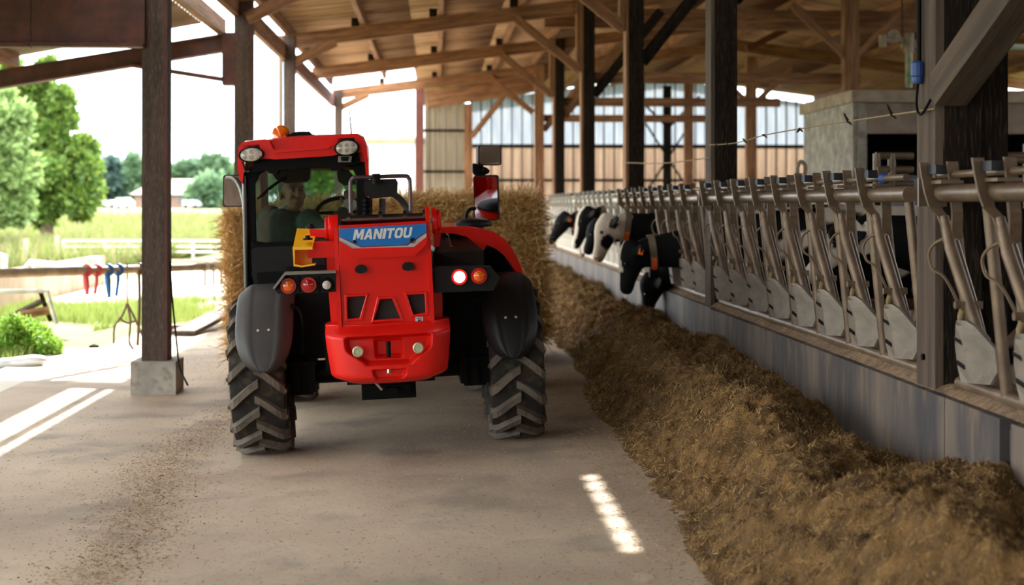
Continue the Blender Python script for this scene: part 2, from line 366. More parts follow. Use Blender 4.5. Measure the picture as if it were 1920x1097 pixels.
# ================================================================== roof trusses, purlins, sheets
tl = ['hidden in the roof above the camera side', 'over the nearest side post', 'over the second side post', 'on the third side post, nearest one seen whole',
      'without a left post, middle one seen', 'at the far corner of the aisle roof']
for k, y in enumerate([.98] + YK[1:] ):
    y += .12
    e = empty('roof_truss', 'light brown timber roof truss ' + tl[k], 'roof truss', (0, y, 3.8), group='roof trusses over the aisle')
    zc = lambda x: 3.85 + .127*(x + 2.2)
    for s in (-1,):
        beam('rafter', (-2.28, y+.0, zc(-2.28)), (6.6, y, zc(6.6)), .10, .21, wood, e)
    if k != 4: beam('brace', (-2.14, y-.03, 3.54), (-1.5, y-.03, 3.85), .05, .14, wood, e)
    beam('brace', (2.10, y-.08, 3.46), (1.15, y-.08, 4.22), .05, .13, wood, e)
    beam('brace', (2.34, y+.02, 3.08), (3.35, y+.02, 4.35), .09, .14, wood_dk if k < 4 else wood, e)
    beam('tie', (2.3, y+.1, 3.35), (6.4, y+.1, 3.35), .07, .16, wood, e) if k > 2 else None
    beam('rafter', (6.6, y, zc(6.6)), (13.4, y, zc(6.6) - .127*6.8), .1, .26, wood, e)
    for px_ in (-1.1, .05, 1.25):
        bm = nb(); bx(bm, px_-.17, px_-.05, y-.05, y+.05, zc(px_)+.10, zc(px_)+.22); obj('cleat', bm, wood_dk, e, world=True)
ceil = empty('ceiling', loc=(0, 0, 4), kind='structure')
for x in (-2.22, -1.1, .05, 1.25, 2.1):
    y1 = 30.1 if x < -.6 else 41.4
    yy = -1.0
    while yy < y1 - .5:
        y2 = min(yy + 5.02, y1); z = 4.04 + .127*(x+2.2)
        beam('purlin', (x, yy, z), (x, y2, z), .075, .155, redox if (x < -2 and yy > 20) else wood, ceil); yy += 5.02
for q in range(4):
    beam('eave_beam', (-2.27, 11.4 + 4.96*q, 3.70), (-2.27, 11.4 + 4.96*(q+1), 3.70), .07, .24, wood if q < 2 else redox, ceil)
for x in (3.6, 5.1, 6.55, 8.1, 9.6, 11.1, 12.6):
    z = rz(x) - .085; beam('purlin', (x, -1, z), (x, 41.4, z), .08, .15, wood, ceil)
def sheetmesh(ln, w=1.062, waves=6, amp=.03, seg=6, thick=.007):
    n = waves*seg; y = np.linspace(-w/2-.03, w/2+.03, n+1); z = amp*np.cos(2*PI*(y/w)*waves)
    V = []; 
    for dz in (0, thick):
        for x in (0, ln): V += [(x, b, q + dz) for b, q in zip(y, z)]
    N = n+1; Fq = []
    for i in range(n):
        Fq += [(i, i+1, N+i+1, N+i), (2*N+i, 3*N+i, 3*N+i+1, 2*N+i+1), (i, 2*N+i, 2*N+i+1, i+1), (N+i, N+i+1, 3*N+i+1, 3*N+i)]
    return npmesh('roof_sheet', V, Fq)
rows = [(-2.32, -.42, 1), (-.5, 1.075, 1), (1.02, 2.92, 1), (2.84, 4.76, 1), (4.7, 6.66, 1), (6.6, 10.1, -1), (10.0, 13.7, -1)]
SM = {}
for j in range(41):
    yc = -.944 + 1.062*j
    for a, b2, s in rows:
        if yc > 30 and b2 < 0: continue
        aa = a
        if a == 1.02 and (abs(yc - 12.3) < .7 or abs(yc-18.17) < .6): aa = 1.132
        key = (aa, b2)
        if key not in SM:
            SM[key] = sheetmesh((b2-aa)/math.cos(math.atan(.127))); SM[key].materials.append(fibre)
        o = bpy.data.objects.new('roof_sheet', SM[key]); COL.objects.link(o); o.parent = ceil
        o.matrix_basis = Matrix.Translation((aa, yc, rz(aa) - 4 + .028 + (.008 if rows.index((a, b2, s)) % 2 else 0) + random.uniform(0, .004))) @ Matrix.Rotation(-s*math.atan(.127), 4, 'Y')
bm = nb(); bx(bm, -8.5, 13.7, -24.3, -24.1, -.1, 5.2); obj('wall_rear_added', bm, pm('added_rear_boards', c(70, 54, 42), c(96, 76, 60), scale=2, stretch=(8, 1, 1), rough=.9), kind='structure')  # unseen end wall, added behind the camera to cut reflections and fill light
rear_roof = [(-2.32, 6.62), (6.62, 13.7)]
for a, b2 in rear_roof:      # the barn goes on behind the camera
    bm = nb(); prism(bm, [(a, rz(a) + .03), (b2, rz(b2) + .03), (b2, rz(b2) + .05), (a, rz(a) + .05)], -24, -1.5); obj('roof_sheet', bm, fibre, ceil, world=True)
bm = nb(); prism(bm, [(-8.5, 2.5), (-2.75, 3.6), (-2.75, 3.62), (-8.5, 2.52)], -24, -1.4); rear_lean = bm
for yy in np.arange(11.3, 13.5, .27):
    bm = nb(); bx(bm, 1.05, 1.24, yy, yy+.035, rz(1.1)+.035, rz(1.1)+.05); obj('batten', bm, wood, ceil, world=True)
# end wall far behind, translucent corrugated sheets
lowm = translu('stained_sheet', c(112, 92, 78), c(144, 122, 104), 1.2, .42, (3, 3, .6), True)
upm = translu('clear_sheet', c(128, 136, 148), c(156, 163, 172), 1.0, .45, (3, 3, .6), True)
tanm = translu('tan_sheet', c(146, 130, 110), c(176, 160, 138), 1.0, .5, (3, 3, .6), True)
def corr(bm, x0, x1, y, z0, z1a, z1b, pitch=.15):
    n = int((x1-x0)/pitch*2); lo, hi = [], []
    for i in range(n+1):
        x = x0 + (x1-x0)*i/n; yy = y + (.02 if i % 2 else -.02); zt = z1a + (z1b-z1a)*i/n
        lo.append(bm.verts.new((x, yy, z0))); hi.append(bm.verts.new((x, yy, zt)))
    for i in range(n): bm.faces.new((lo[i], lo[i+1], hi[i+1], hi[i]))
wf = empty('wall_end', loc=(5, 41.5, 0), kind='structure')
x = .95
while x < 13.2:
    x2 = x + .62
    bm = nb(); corr(bm, x, x2, 41.5, -.05, 3.12, 3.12); obj('wall_sheet', bm, lowm, wf, world=True)
    g = lambda q: rz(q) - .05 - (.2 if q > 8 else 0)
    bm = nb(); corr(bm, x, x2, 41.5, 3.14, g(x), g(x2)); obj('clear_wall_sheet', bm, upm, wf, world=True)
    x = x2
bm = nb()
for i in range(42): bx(bm, .95+.3*i, .985+.3*i, 41.40, 41.46, 0, rz(.95+.3*i)-.1)
obj('rib', bm, wood_dk, wf, world=True, kind='stuff')  # dark strips stand in for corrugation shadow lines and sheet laps
for z in (1.0, 2.15, 3.13):
    bm = nb(); bx(bm, .9, 13.3, 41.34, 41.42, z-.04, z+.04 + (.03 if z > 3 else 0)); obj('wall_rail', bm, wood_dk, wf, world=True)
w2 = empty('wall_side', loc=(0, 33, 0), kind='structure')
xl, xr = at(796, 300, 33).x, at(872, 300, 33).x
for i in range(4):
    a = xl + (xr-xl)*i/4; b2 = xl + (xr-xl)*(i+1)/4; z = lambda q: 4.05 + .127*(q - xl)
    bm = nb(); corr(bm, a, b2, 33, -.05, z(a), z(b2), .13); obj('wall_sheet', bm, tanm, w2, world=True)
for z in (at(0, 243, 33).z, at(0, 321, 33).z):
    bm = nb(); bx(bm, xl-.05, xr+.05, 32.9, 32.96, z-.03, z+.03); obj('wall_rail', bm, wood_dk, w2, world=True)
beam('frame_post', (at(787, 0, 33).x, 32.9, -.05), (at(787, 0, 33).x, 32.9, at(0, 160, 33).z), .2, .2, redox, w2, up=(1, 0, 0))
beam('frame_post', (at(878, 0, 33).x, 32.9, -.05), (at(878, 0, 33).x, 32.9, at(0, 192, 33).z), .18, .18, wood, w2, up=(1, 0, 0))
beam('fascia', (at(800, 0, 33).x, 32.85, 3.86), (2.4, 32.85, 4.28), .08, .42, wood, w2)
beam('brace', (at(884, 0, 33).x, 32.8, at(0, 255, 33).z), (at(948, 0, 33).x, 32.8, at(0, 172, 33).z), .08, .13, wood, w2)
bm = nb()
for i in range(14): bx(bm, 13.55, 13.6, -24.5 + i*4.72, -19.78 + i*4.72, 0, 3.4)
obj('wall_right', bm, pm('boards', c(96, 70, 52), c(130, 98, 72), scale=2, stretch=(1, 8, 1)), kind='structure')
# inner posts of the cow barn
for x, y, zt, m, lb in [(6.2, 21.1, 4.6, wood, 'light timber post standing behind the concrete booth'), (at(1408, 0, 31).x, 31.0, 4.7, wood, 'brown timber post left of the booth, far in the cow barn'),
        (at(1291, 0, 36).x, 36.0, 4.7, wood, 'far timber post before the end wall, right of the crossed rods'), (at(1251, 0, 40).x, 40, 4.8, wood_dk, 'far dark post with crossed brace rods before the end wall')]:
    e = empty('barn_post', lb, 'post', (x, y, 0)); beam('shaft', (x, y, 0), (x, y, zt), .2, .22, m, e, up=(1, 0, 0))
    if y < 35: beam('brace', (x, y-.05, 3.6), (x-.9, y-.05, 4.45), .06, .12, m, e); beam('brace', (x, y-.05, 3.6), (x+.9, y-.05, 4.45), .06, .12, m, e)
    if y > 38:
        for s in (-1, 1):
            bm = nb(); tube(bm, [(x-.75*s, y-.15, 3.9), (x+.75*s, y-.15, 1.6)], .03); obj('brace_rod', bm, wood_dk, e, world=True)
            bm = nb(); tube(bm, [(x, y-.15, 3.6), (x+.9*s, y-.15, 4.5)], .035); obj('brace_rod', bm, wood_dk, e, world=True)
p1, p2 = at(1388, 36, 21.5), at(1760, 42, 21.5)
beam('cross_beam', p1 + Vector((-3, 0, 0)), p2 + Vector((3, 0, 0)), .14, .30, wood, label='wide pale timber beam running high across the cow barn', cat='beam')
red1 = at(1375, 78, 30); red2 = at(1500, 42, 30)
beam('red_strut', at(1400, 92, 30), red2, .1, .13, redox, label='short reddish strut slanting under the barn roof', cat='strut')
# ================================================================== lean-to on the left
zl = lambda x: 3.32 + .17*(x + 2.3)
lt = empty('lean_to', 'brown steel lean-to frame with white corrugated roof on the open side', 'lean-to', (-4, 16.3, 2.8))
def ibeam(p0, p1, h, w, m, parent, name):
    p0, p1 = Vector(p0), Vector(p1); x = (p1-p0).normalized(); y = Vector((0, 0, 1)).cross(x).normalized(); z = x.cross(y); Ln = (p1-p0).length
    bm = nb(); bx(bm, 0, Ln, -w/2, w/2, h/2-.02, h/2); bx(bm, 0, Ln, -w/2, w/2, -h/2, -h/2+.02); bx(bm, 0, Ln, -.01, .01, -h/2+.02, h/2-.02)
    return obj(name, bm, m, parent, world=True, M=Matrix.Translation(p0) @ Matrix((x, y, z)).transposed().to_4x4())
ibeam((-6.4, 16.3, zl(-6.4)-.02), (-2.35, 16.3, zl(-2.35)-.02), .2, .16, rust, lt, 'steel_rafter')
bm = nb(); bx(bm, at(416, 0, 16.2).x, at(444, 0, 16.2).x, 16.2, 16.4, at(0, 157, 16.2).z, at(0, 58, 16.2).z); obj('bracket', bm, rust, lt, world=True, bevel=.008)
bm = nb(); tube(bm, [at(245, 122, 16.2), at(418, 149, 16.2)], .028, 6); obj('tie_bar', bm, rust, lt, world=True)
for px0, px1 in ((-140, 57), (58.5, 271)):
    a = at(px0, 88, 11.3); b2 = at(px1, 88, 11.3)
    bm = nb(); bx(bm, a.x, b2.x, 11.3, 11.36, a.z, a.z + .62); bx(bm, a.x, b2.x, 11.24, 11.3, a.z, a.z+.03)
    obj('fascia_plate', bm, rust, lt, world=True, bevel=.004)
beam('purlin', (-2.47, 2, zl(-2.47)+.19), (-2.47, 16.5, zl(-2.47)+.19), .09, .17, wood, lt)
beam('purlin', (-4.75, -1, zl(-4.75)+.17), (-4.75, 16.3, zl(-4.75)+.17), .09, .17, wood, lt)
sm = sheetmesh(4.2); sm.materials.append(whitesheet)
for j in range(17):
    o = bpy.data.objects.new('roof_sheet', sm); COL.objects.link(o); o.parent = lt
    o.matrix_basis = WP(lt).inverted() @ Matrix.Translation((-2.72, 16.1 - 1.062*j, 3.56)) @ Matrix.Rotation(PI - math.atan(.188), 4, 'Y') @ Matrix.Rotation(PI, 4, 'X')
obj('roof_sheet', rear_lean, whitesheet, lt, world=True)
bm = nb(); tube(bm, [(-2.66, 0, 3.66), (-2.66, 12.6, 3.66)], .035); obj('gutter_pipe', bm, whitesheet, lt, world=True)
bm = nb(); q_ = at(526, 250, 21.6); tube(bm, [(q_.x, q_.y, -.04), (q_.x, q_.y, 4.0)], .035); tag(obj('downpipe', bm, pm('pale_pipe', c(140, 122, 104)), smooth=50), 'pale thin downpipe beside the third side post', 'pipe')
# ================================================================== concrete booth in the cow barn
bo = empty('concrete_booth', 'grey concrete booth with slab roof and dark opening behind the headlocks', 'booth', (6.5, 17.6, .05))
cx_ = at(1608, 0, 17.6).x; zt = at(0, 186, 17.6).z
bm = nb(); bx(bm, cx_-.06, cx_, 17.6, 20.0, .05, zt); obj('side_wall', bm, conc, bo, world=True)
bm = nb(); bx(bm, cx_, cx_+.11, 17.57, 17.8, .05, zt); obj('pillar', bm, conc, bo, world=True, bevel=.008)
bm = nb(); bx(bm, cx_, cx_+5, 17.59, 17.8, at(0, 246, 17.6).z, zt); obj('lintel', bm, pm('lintel_concrete', c(120, 104, 92), c(150, 132, 116), scale=5, rough=.9, bump=.3), bo, world=True, bevel=.008)
bm = nb(); bx(bm, cx_-.1, cx_+5.2, 17.5, 20.1, zt, at(0, 163, 17.6).z); obj('slab_roof', bm, pm('slab', c(140, 124, 104), c(168, 150, 128), scale=6, rough=.9, bump=.4), bo, world=True, bevel=.01)
bm = nb(); bx(bm, cx_, cx_+5, 19.9, 20.0, .05, zt); bx(bm, cx_+4.9, cx_+5, 17.6, 19.9, .05, zt); obj('rear_wall', bm, pm('booth_shade', c(14, 12, 11), c(20, 17, 15), scale=3, spec=.1), bo, world=True)  # shade inside the booth put into the near-black wall colour

# ================================================================== feed barriers with headlocks
def lx(z): return 2.20 - .10*(z - .70)/.8
def P(y, z, dx=0): return (lx(z) + dx, y, z)
def lockmeshes():
    m = {}
    def keep(k, bm, mt, sm=50): o = obj(k, bm, mt, smooth=sm); m[k] = (o.data, o.matrix_basis.copy()); bpy.data.objects.remove(o)
    bm = nb(); tube(bm, [P(-.03, .70, .03), P(-.03, 1.49, .05)], .020, 10); keep('upright', bm, galv)
    bm = nb(); tube(bm, [P(-.46, .68), P(-.46, 1.49, .02)], .023, 10); keep('upright2', bm, galv)
    bm = nb()
    for dy, dx in ((0, -.05), (-.13, .02)):
        pts = [(0, 1.625), (-.004, 1.57), (-.018, 1.50), (-.05, 1.44), (-.055, 1.40), (-.085, 1.36), (-.10, 1.29)]
        if dy: pts = [(0, 1.625), (.0, 1.57), (.01, 1.50), (.012, 1.42), (-.005, 1.38), (.02, 1.31)]
        cs = [Vector(P(y + dy, z, dx*(1 if i < 4 else .4))) for i, (y, z) in enumerate(pts)]
        ringloft(bm, [[p + Vector((a*.022, b*.009 if i < 6 else b*.016, 0)) for a, b in ((-1, -1), (1, -1), (1, 1), (-1, 1))] for i, p in enumerate(cs)])
    bx(bm, lx(1.5)-.045, lx(1.5)+.05, -.14, .0, 1.535, 1.548)
    keep('head_bracket', bm, galv, False)
    bm = nb(); bx(bm, lx(1.6)-.045, lx(1.6)+.025, -.115, -.012, 1.575, 1.612); keep('latch_block', bm, latchblk, False)
    bm = nb(); tube(bm, [P(-.075, 1.40, -.02), P(-.12, 1.27, -.025), P(-.29, .94, -.02), P(-.30, .90, .01)], [.018, .026, .026, .020], 12); keep('locking_arm', bm, galv)
    bm = nb(); tube(bm, [P(-.10, 1.30, .01), P(-.22, 1.0, .02), P(-.30, .78, .02)], .011, 6); keep('stay_tube', bm, galv)
    bm = nb(); tube(bm, curve([P(-.105, 1.315, -.03), P(-.03, 1.285, -.06), P(.01, 1.24, -.075), P(.0, 1.18, -.07), P(-.07, 1.15, -.05), P(-.14, 1.06, -.035), P(-.23, .93, -.03)], 4), .0065, 6); keep('handle_rod', bm, galv)
    bm = nb(); disc(bm, P(-.235, 1.045, -.05), (-1, 0, 0), .016, .03, 10); bx(bm, lx(1.04)-.06, lx(1.04)+.03, -.25, -.215, 1.03, 1.06); keep('pivot_bolt', bm, galv, False)
    bm = nb(); tube(bm, curve([P(-.235, 1.03, -.045), P(-.205, .99, -.05), P(-.215, .93, -.05), P(-.25, .90, -.04)], 3), .015, 8); keep('link', bm, pm('worn_link', c(110, 92, 62), c(150, 128, 92), scale=30, rough=.7), 50)
    # folded weight plate: three facets, shield outline
    pl = [[(-.13, .03), (-.145, .03), (-.215, .02), (-.225, .02)], [(-.10, .80), (0, 0), (0, 0), (0, 0)]]
    bm = nb(); prof = [(.985, .15), (.965, .42), (.88, 1.0), (.79, 1.0), (.735, .70)]
    rings = []
    for z, s in prof:
        cy = -.315; rings.append([P(cy + .045 + .062*s, z, -.090), P(cy + .045, z, -.074), P(cy + .045 - .05*s, z, -.074 + .045*s), P(cy + .045 - .088*s, z, -.074 + .088*s), P(cy + .045 - .088*s, z, -.060 + .088*s), P(cy + .045 - .04*s, z, -.062 + .045*s), P(cy + .05, z, -.060), P(cy + .05 + .062*s, z, -.078)])
    ringloft(bm, rings); keep('weight_plate', bm, galv_lt, False)
    for z in (.90, .80):
        bm = nb()
        a = Vector(P(-.215, z + .012, -.090)); b2 = Vector(P(-.258, z - .004, -.078)); q = Vector((-.003, 0, 0)); u_ = Vector((0, 0, .009))
        for d in (a, b2): d += q
        v = [bm.verts.new(p) for p in (a - u_, b2 - u_, b2 + u_, a + u_)]; w = [bm.verts.new(Vector(x_.co) + Vector((.01, 0, 0))) for x_ in v]
        bm.faces.new(v); bm.faces.new(w[::-1]); [bm.faces.new((v[i], w[i], w[(i+1) % 4], v[(i+1) % 4])) for i in range(4)]
        keep('slot%d' % (z*10), bm, black, False)
    return m
LM = lockmeshes()
galv_p = pm('galvanised_pale_sunlit', c(168, 160, 146), c(196, 190, 178), scale=8, rough=.5, metal=.1)  # far barriers: sunlit look put into the colour; also the pale gate
PM = {}
def pale(me):  # copy of a lock part in the sunlit-tinted metal
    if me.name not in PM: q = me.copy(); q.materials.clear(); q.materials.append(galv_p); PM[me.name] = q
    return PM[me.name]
bar_l = ['nearest headlock barrier, cut by the right edge of the picture', 'headlock barrier between the nearest and second timber posts', 'headlock barrier behind the grazing cow, left of the second timber post',
         'headlock barrier between the third and fourth timber posts', 'farthest headlock barrier, sunlit tone put in its colour, at the fifth timber post']
for n in range(5):
    y0 = 6.77 + 5.02*(n-1); rngk = range(4, 8) if n == 0 else range(8)
    ya = y0 + .586*rngk[0] - .55; yb = y0 + .586*7 + (.09 if n else .06)
    e = empty('feed_barrier', 'galvanised ' + bar_l[n], 'feed barrier', (2.2, (ya+yb)/2, .66), group='headlock feed barriers')
    def part(k, y, par=e, nm=None):
        me, mb = LM[k]
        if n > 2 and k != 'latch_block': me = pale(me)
        o = bpy.data.objects.new(nm or k, me); COL.objects.link(o); o.parent = par
        o.matrix_basis = WP(par).inverted() @ Matrix.Translation((0, y, 0)) @ mb; return o
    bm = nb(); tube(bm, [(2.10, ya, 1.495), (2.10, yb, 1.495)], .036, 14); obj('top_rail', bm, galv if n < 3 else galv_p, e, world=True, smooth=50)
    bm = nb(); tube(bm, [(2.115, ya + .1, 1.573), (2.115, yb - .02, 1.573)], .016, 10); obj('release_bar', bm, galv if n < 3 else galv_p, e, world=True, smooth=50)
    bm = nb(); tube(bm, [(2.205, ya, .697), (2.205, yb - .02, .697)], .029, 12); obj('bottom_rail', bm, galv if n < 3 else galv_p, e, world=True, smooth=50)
    bm = nb(); bx(bm, 2.03, 2.15, yb-.005, yb+.012, 1.44, 1.56); bx(bm, 2.10, 2.14, yb-.1, yb+.03, 1.60, 1.615); obj('end_plate', bm, galv, e, world=True)
    if n == 1: 
        bm = nb(); ball(bm, (2.113, ya + .42, 1.573), .03, 2); obj('blue_knob', bm, blue_plastic, e, world=True, smooth=True, label='round blue knob on the release bar')
    for k in rngk:
        y = y0 + .586*k
        part('upright', y); part('upright2', y, nm='upright'); part('head_bracket', y); part('latch_block', y)
        a = part('locking_arm', y)
        for q in ('weight_plate', 'handle_rod', 'pivot_bolt', 'link', 'stay_tube'):
            if n > 2 and q in ('link', 'stay_tube', 'pivot_bolt'): continue
            part(q, y, a)
        if n < 3: part('slot9', y, a, 'slot'); part('slot8', y, a, 'slot')
# ================================================================== feed heap
xs = np.linspace(.78, 2.10, 120); ys = np.concatenate([np.linspace(1.5, 12, 900), np.linspace(12.02, 27, 600)])
def pile(X, Y):
    edge = 1.04 + .22*(fbm(Y*.8, Y*0+3, 3, 11)-.45) + .1*np.clip((Y-8)/6, 0, 1)
    t = np.clip((X-edge)/.62, 0, 1); base = t*t*(3-2*t)
    top = .40 + .20*(fbm(Y*.7+9, X*1.2, 3, 21)-.45)
    scoop = np.clip((X-1.55)/.5, 0, 1)*(.10 + .26*(vnoise(Y*1.15, Y*0+7, 31)-.35))
    lump = .25*(fbm(X*2.6, Y*2.0, 3, 41)-.45)*t + .13*(fbm(X*9, Y*8, 3, 51)-.45)*np.clip(t*3, 0, 1) + .045*(fbm(X*30, Y*28, 2, 61)-.4)*np.clip(t*4+.1, 0, 1)
    fl = .045*(X+.277)
    return fl - .02 + base*(top-scoop) + lump*(1-.3*np.clip((X-1.9)/.2, 0, 1)) + .02*np.clip(t*20, 0, 1)
feed_m = pm('chopped_feed', c(92, 67, 34), c(140, 106, 60), scale=9, rough=1, bump=1.0, bscale=110, bdist=.02, c3=c(58, 42, 22), scale2=5, mix2=.55, detail=10)
heap = obj('feed_heap', heightgrid('feed_heap', xs, ys, pile), feed_m, smooth=True, kind='stuff', label='long brown heap of chopped feed lying against the kerb', cat='feed')
fib_m = pm('feed_fibres', c(120, 90, 45), island=[c(60, 42, 22), c(112, 80, 40), c(148, 112, 64), c(192, 158, 102), c(94, 80, 40), c(124, 90, 50)], rough=.9)
N = 190000
Yf = 3.5 + 21*rng.random(N)**2.0; Xf = .9 + 1.19*rng.random(N); e_ = 1e-2
Zf = pile(Xf, Yf); keepm = Zf > .045*(Xf+.277) + .004; Xf, Yf, Zf = Xf[keepm], Yf[keepm], Zf[keepm]
nx_ = (pile(Xf+e_, Yf)-Zf)/e_; ny_ = (pile(Xf, Yf+e_)-Zf)/e_
D = rng.normal(size=(len(Xf), 3)); D[:, 2] = D[:, 0]*nx_ + D[:, 1]*ny_ + .5*np.abs(D[:, 2]); D = unit(D)
sc = 1 + (Yf-5)/9
o = obj('feed_fibres', blades('feed_fibres', np.stack([Xf, Yf, Zf-.002], 1), D, (.010+.026*rng.random(len(Xf))**2)*sc, .0015*sc), fib_m, heap, world=True, kind='stuff')
# chaff scattered over the floor, thick along a swept line
N = 52000; Yc = 4.0 + 12*rng.random(N)**1.6; r_ = rng.random(N)
Xc = np.where(r_ < .5, -1.46 + .13*rng.normal(size=N) + .10*np.sin(Yc*1.3), np.where(r_ < .72, 1.12 - .22*np.abs(rng.normal(size=N)), -2.8 + 3.9*rng.random(N)))
Zc = fz(Xc) + .002; D = rng.normal(size=(N, 3)); D[:, 2] = np.abs(D[:, 2])*.15; D = unit(D)
chaff_m = pm('chaff', c(120, 90, 55), island=[c(116, 86, 56), c(150, 116, 78), c(182, 150, 108), c(130, 98, 64)], rough=.95)
tag(obj('chaff', blades('chaff', np.stack([Xc, Yc, Zc], 1), D, .005+.016*rng.random(N)**2, .0014), chaff_m, kind='stuff'), 'straw chaff scattered in a swept line on the concrete floor', 'chaff')
N = 260; Yc = 4.5 + 7*rng.random(N); Xc = -1.46 + .16*rng.normal(size=N) + .10*np.sin(Yc*1.3)
bm = nb()
for x, y in zip(Xc, Yc): ball(bm, (x, y, floorz(x)+.003), (.003+.005*random.random(), .003+.005*random.random(), .003), 1)
tag(obj('dirt_crumbs', bm, pm('crumb', c(132, 102, 72)), kind='stuff'), 'small brown dirt crumbs along the swept line on the floor', 'dirt')

# ================================================================== cows
def cow_mat():
    m = bpy.data.materials.new('cow_hide'); m.use_nodes = True; t = m.node_tree; b = t.nodes['Principled BSDF']; b.inputs['Roughness'].default_value = .75; b.inputs['Specular IOR Level'].default_value = .2
    a = t.nodes.new('ShaderNodeAttribute'); a.attribute_name = 'hide'; t.links.new(a.outputs['Color'], b.inputs['Base Color']); return m
hide = cow_mat(); eye_m = pm('cow_eye', c(14, 10, 8), rough=.1); tag_m = pm('ear_tag', c(240, 120, 20), rough=.5); strap_m = pm('collar_strap', c(120, 104, 84), rough=.7)
orng = pm('collar_orange', c(222, 72, 28), c(240, 110, 40), scale=60, rough=.6)
BK, WH, PK = np.array(c(8, 8, 9)[:3]), np.array(c(226, 214, 196)[:3]), np.array(c(190, 140, 124)[:3])
def ell(center, u, v, a, b, n=14): return [Vector(center) + Vector(u)*a*math.cos(2*PI*k/n) + Vector(v)*b*math.sin(2*PI*k/n) for k in range(n)]
def cow(y, poll, muz, label, white=(), seed=0, dy=0, collar=True, eartag=True, bodydy=0, x0=0, headwhite=0, back=0):
    """cow facing -X: body beyond the barrier, poll and muzzle given as (x,z)"""
    bm = nb(); Yv = Vector((0, 1, 0))
    B = lambda x: Vector((x + x0, y + bodydy*(min(1, max(0, (x-2.3)/.8))), 0))
    pv = Vector((poll[0], y, poll[1])); mv = Vector((muz[0], y + dy, muz[1])); hd = (mv - pv).normalized()
    sec = [(5.05, 1.24, .05, .08), (5.0, 1.2, .20, .22), (4.7, 1.12, .29, .34), (4.2, 1.03, .35, .42), (3.6, 1.02, .34, .41), (3.2, 1.06, .27, .37), (2.95, 1.10, .19, .30), (2.72, 1.12, .13, .24)]
    pts = [(B(x) + Vector((0, 0, z + back)), Vector((1, 0, 0)), w, h) for x, z, w, h in sec]
    nk = pts[-1][0]; ne = pv + Vector((.08, 0, -.06))
    for t_, w, h in ((.35, .115, .20), (.7, .10, .165), (1.0, .085, .13)):
        pts.append((nk.lerp(ne, t_), (nk-ne).normalized(), w, h))
    rings = []
    for p, tn, w, h in pts:
        vv = tn.cross(Yv).normalized(); rings.append(ell(p, Yv, vv, w, h))
    ringloft(bm, rings)
    # head
    up = hd.cross(Yv).normalized()
    if up.x > 0 or (abs(up.x) < .1 and up.z < 0): up = -up     # forehead side points to the aisle
    side = hd.cross(up).normalized()
    hs = [(-.06, .0, .07, .08), (0, .0, .092, .10), (.10, -.005, .10, .125), (.20, -.01, .088, .118), (.30, -.012, .066, .09), (.40, -.01, .058, .072), (.47, -.01, .068, .066), (.52, -.012, .055, .05), (.54, -.012, .03, .03)]
    L0 = (mv-pv).length/.52
    ringloft(bm, [ell(pv + hd*s*L0 + up*o_, side, up, w, h) for s, o_, w, h in hs])
    ears = []
    for s in (-1, 1):
        a = pv + hd*.05 + side*s*.08 - up*.02; b2 = a + side*s*.17 - up*.035 - hd*.02
        ringloft(bm, [ell(a.lerp(b2, q), hd, up, w, .014 + .008*(1-q)) for q, w in ((0, .03), (.3, .062), (.65, .066), (.9, .04), (1, .012))]); ears.append(b2)
    # legs
    for lx_, hind in ((3.15, 0), (4.75, 1)):
        for s in (-1, 1):
            o_ = B(lx_) + Vector((0, s*.19, 0))
            k = [(0, .95, .13), (-.02, .62, .085), (.0, .40, .055), (.0, .22, .042), (-.02, .10, .05), (-.02, .04, .06)] if not hind else [(0, .95, .17), (-.10, .72, .12), (.08, .50, .06), (.10, .46, .055), (.03, .22, .042), (.0, .10, .05), (-.02, .04, .06)]
            ringloft(bm, [ell(o_ + Vector((a, 0, z)), (1, 0, 0), (0, 1, 0), r, r*.8, 8) for a, z, r in k])
    ball(bm, B(4.45) + Vector((0, 0, .58)), (.2, .17, .13), 2)                       # udder
    tube(bm, [B(5.05) + Vector((.0, 0, 1.3+back)), B(5.14) + Vector((0, 0, 1.1)), B(5.14) + Vector((0, 0, .6)), B(5.12) + Vector((0, 0, .42))], [.03, .022, .018, .045], 6)
    me = fuse(bm, .017, 7)
    n = len(me.vertices); co = np.empty(n*3, dtype=np.float32); me.vertices.foreach_get('co', co); co = co.reshape(-1, 3)
    wmask = np.clip((fbm(co[:, 0]*1.7+seed, co[:, 2]*1.9 + co[:, 1]*1.1 + seed, 3, seed+3) - .47)*40, 0, 1)
    bodyw = wmask*(co[:, 0] > 2.8 + x0) if seed >= 0 else 0*wmask
    rel = co - np.array(pv); s_ = rel @ np.array(hd); u_ = rel @ np.array(up); d_ = rel @ np.array(side)
    hw = np.zeros(n); ishead = (s_ > -.10) & (co[:, 0] < 2.3 + x0) & (np.abs(d_) < .3) & (s_ < .62) & (np.abs(u_) < .2)
    if headwhite == 1: hw = (ishead & (np.abs(d_) < .105)).astype(float)
    if headwhite == 2: hw = ((np.abs(d_) < .028 + .02*np.sin(s_*9)) & (u_ > .02) & (s_ < .24) & (s_ > -.05)).astype(float)
    if headwhite == 3: hw = ((np.abs(d_) < .05) & (u_ > .0) & (s_ < .5)).astype(float)
    wt_ = np.maximum(bodyw*(~ishead), hw)
    for cx__, u0, d0, r in white: wt_ = np.where(((s_-cx__)**2 + (u_-u0)**2 + (d_-d0)**2*.6 < r*r) & ishead, 0, wt_)
    pink = (ishead & (s_ > .49*L0)).astype(float)*.5*(headwhite == 1)
    udd = np.clip(1-np.linalg.norm(co - np.array(B(4.45) + Vector((0, 0, .56))), axis=1)/.26, 0, 1)*2; udd = np.clip(udd, 0, 1)
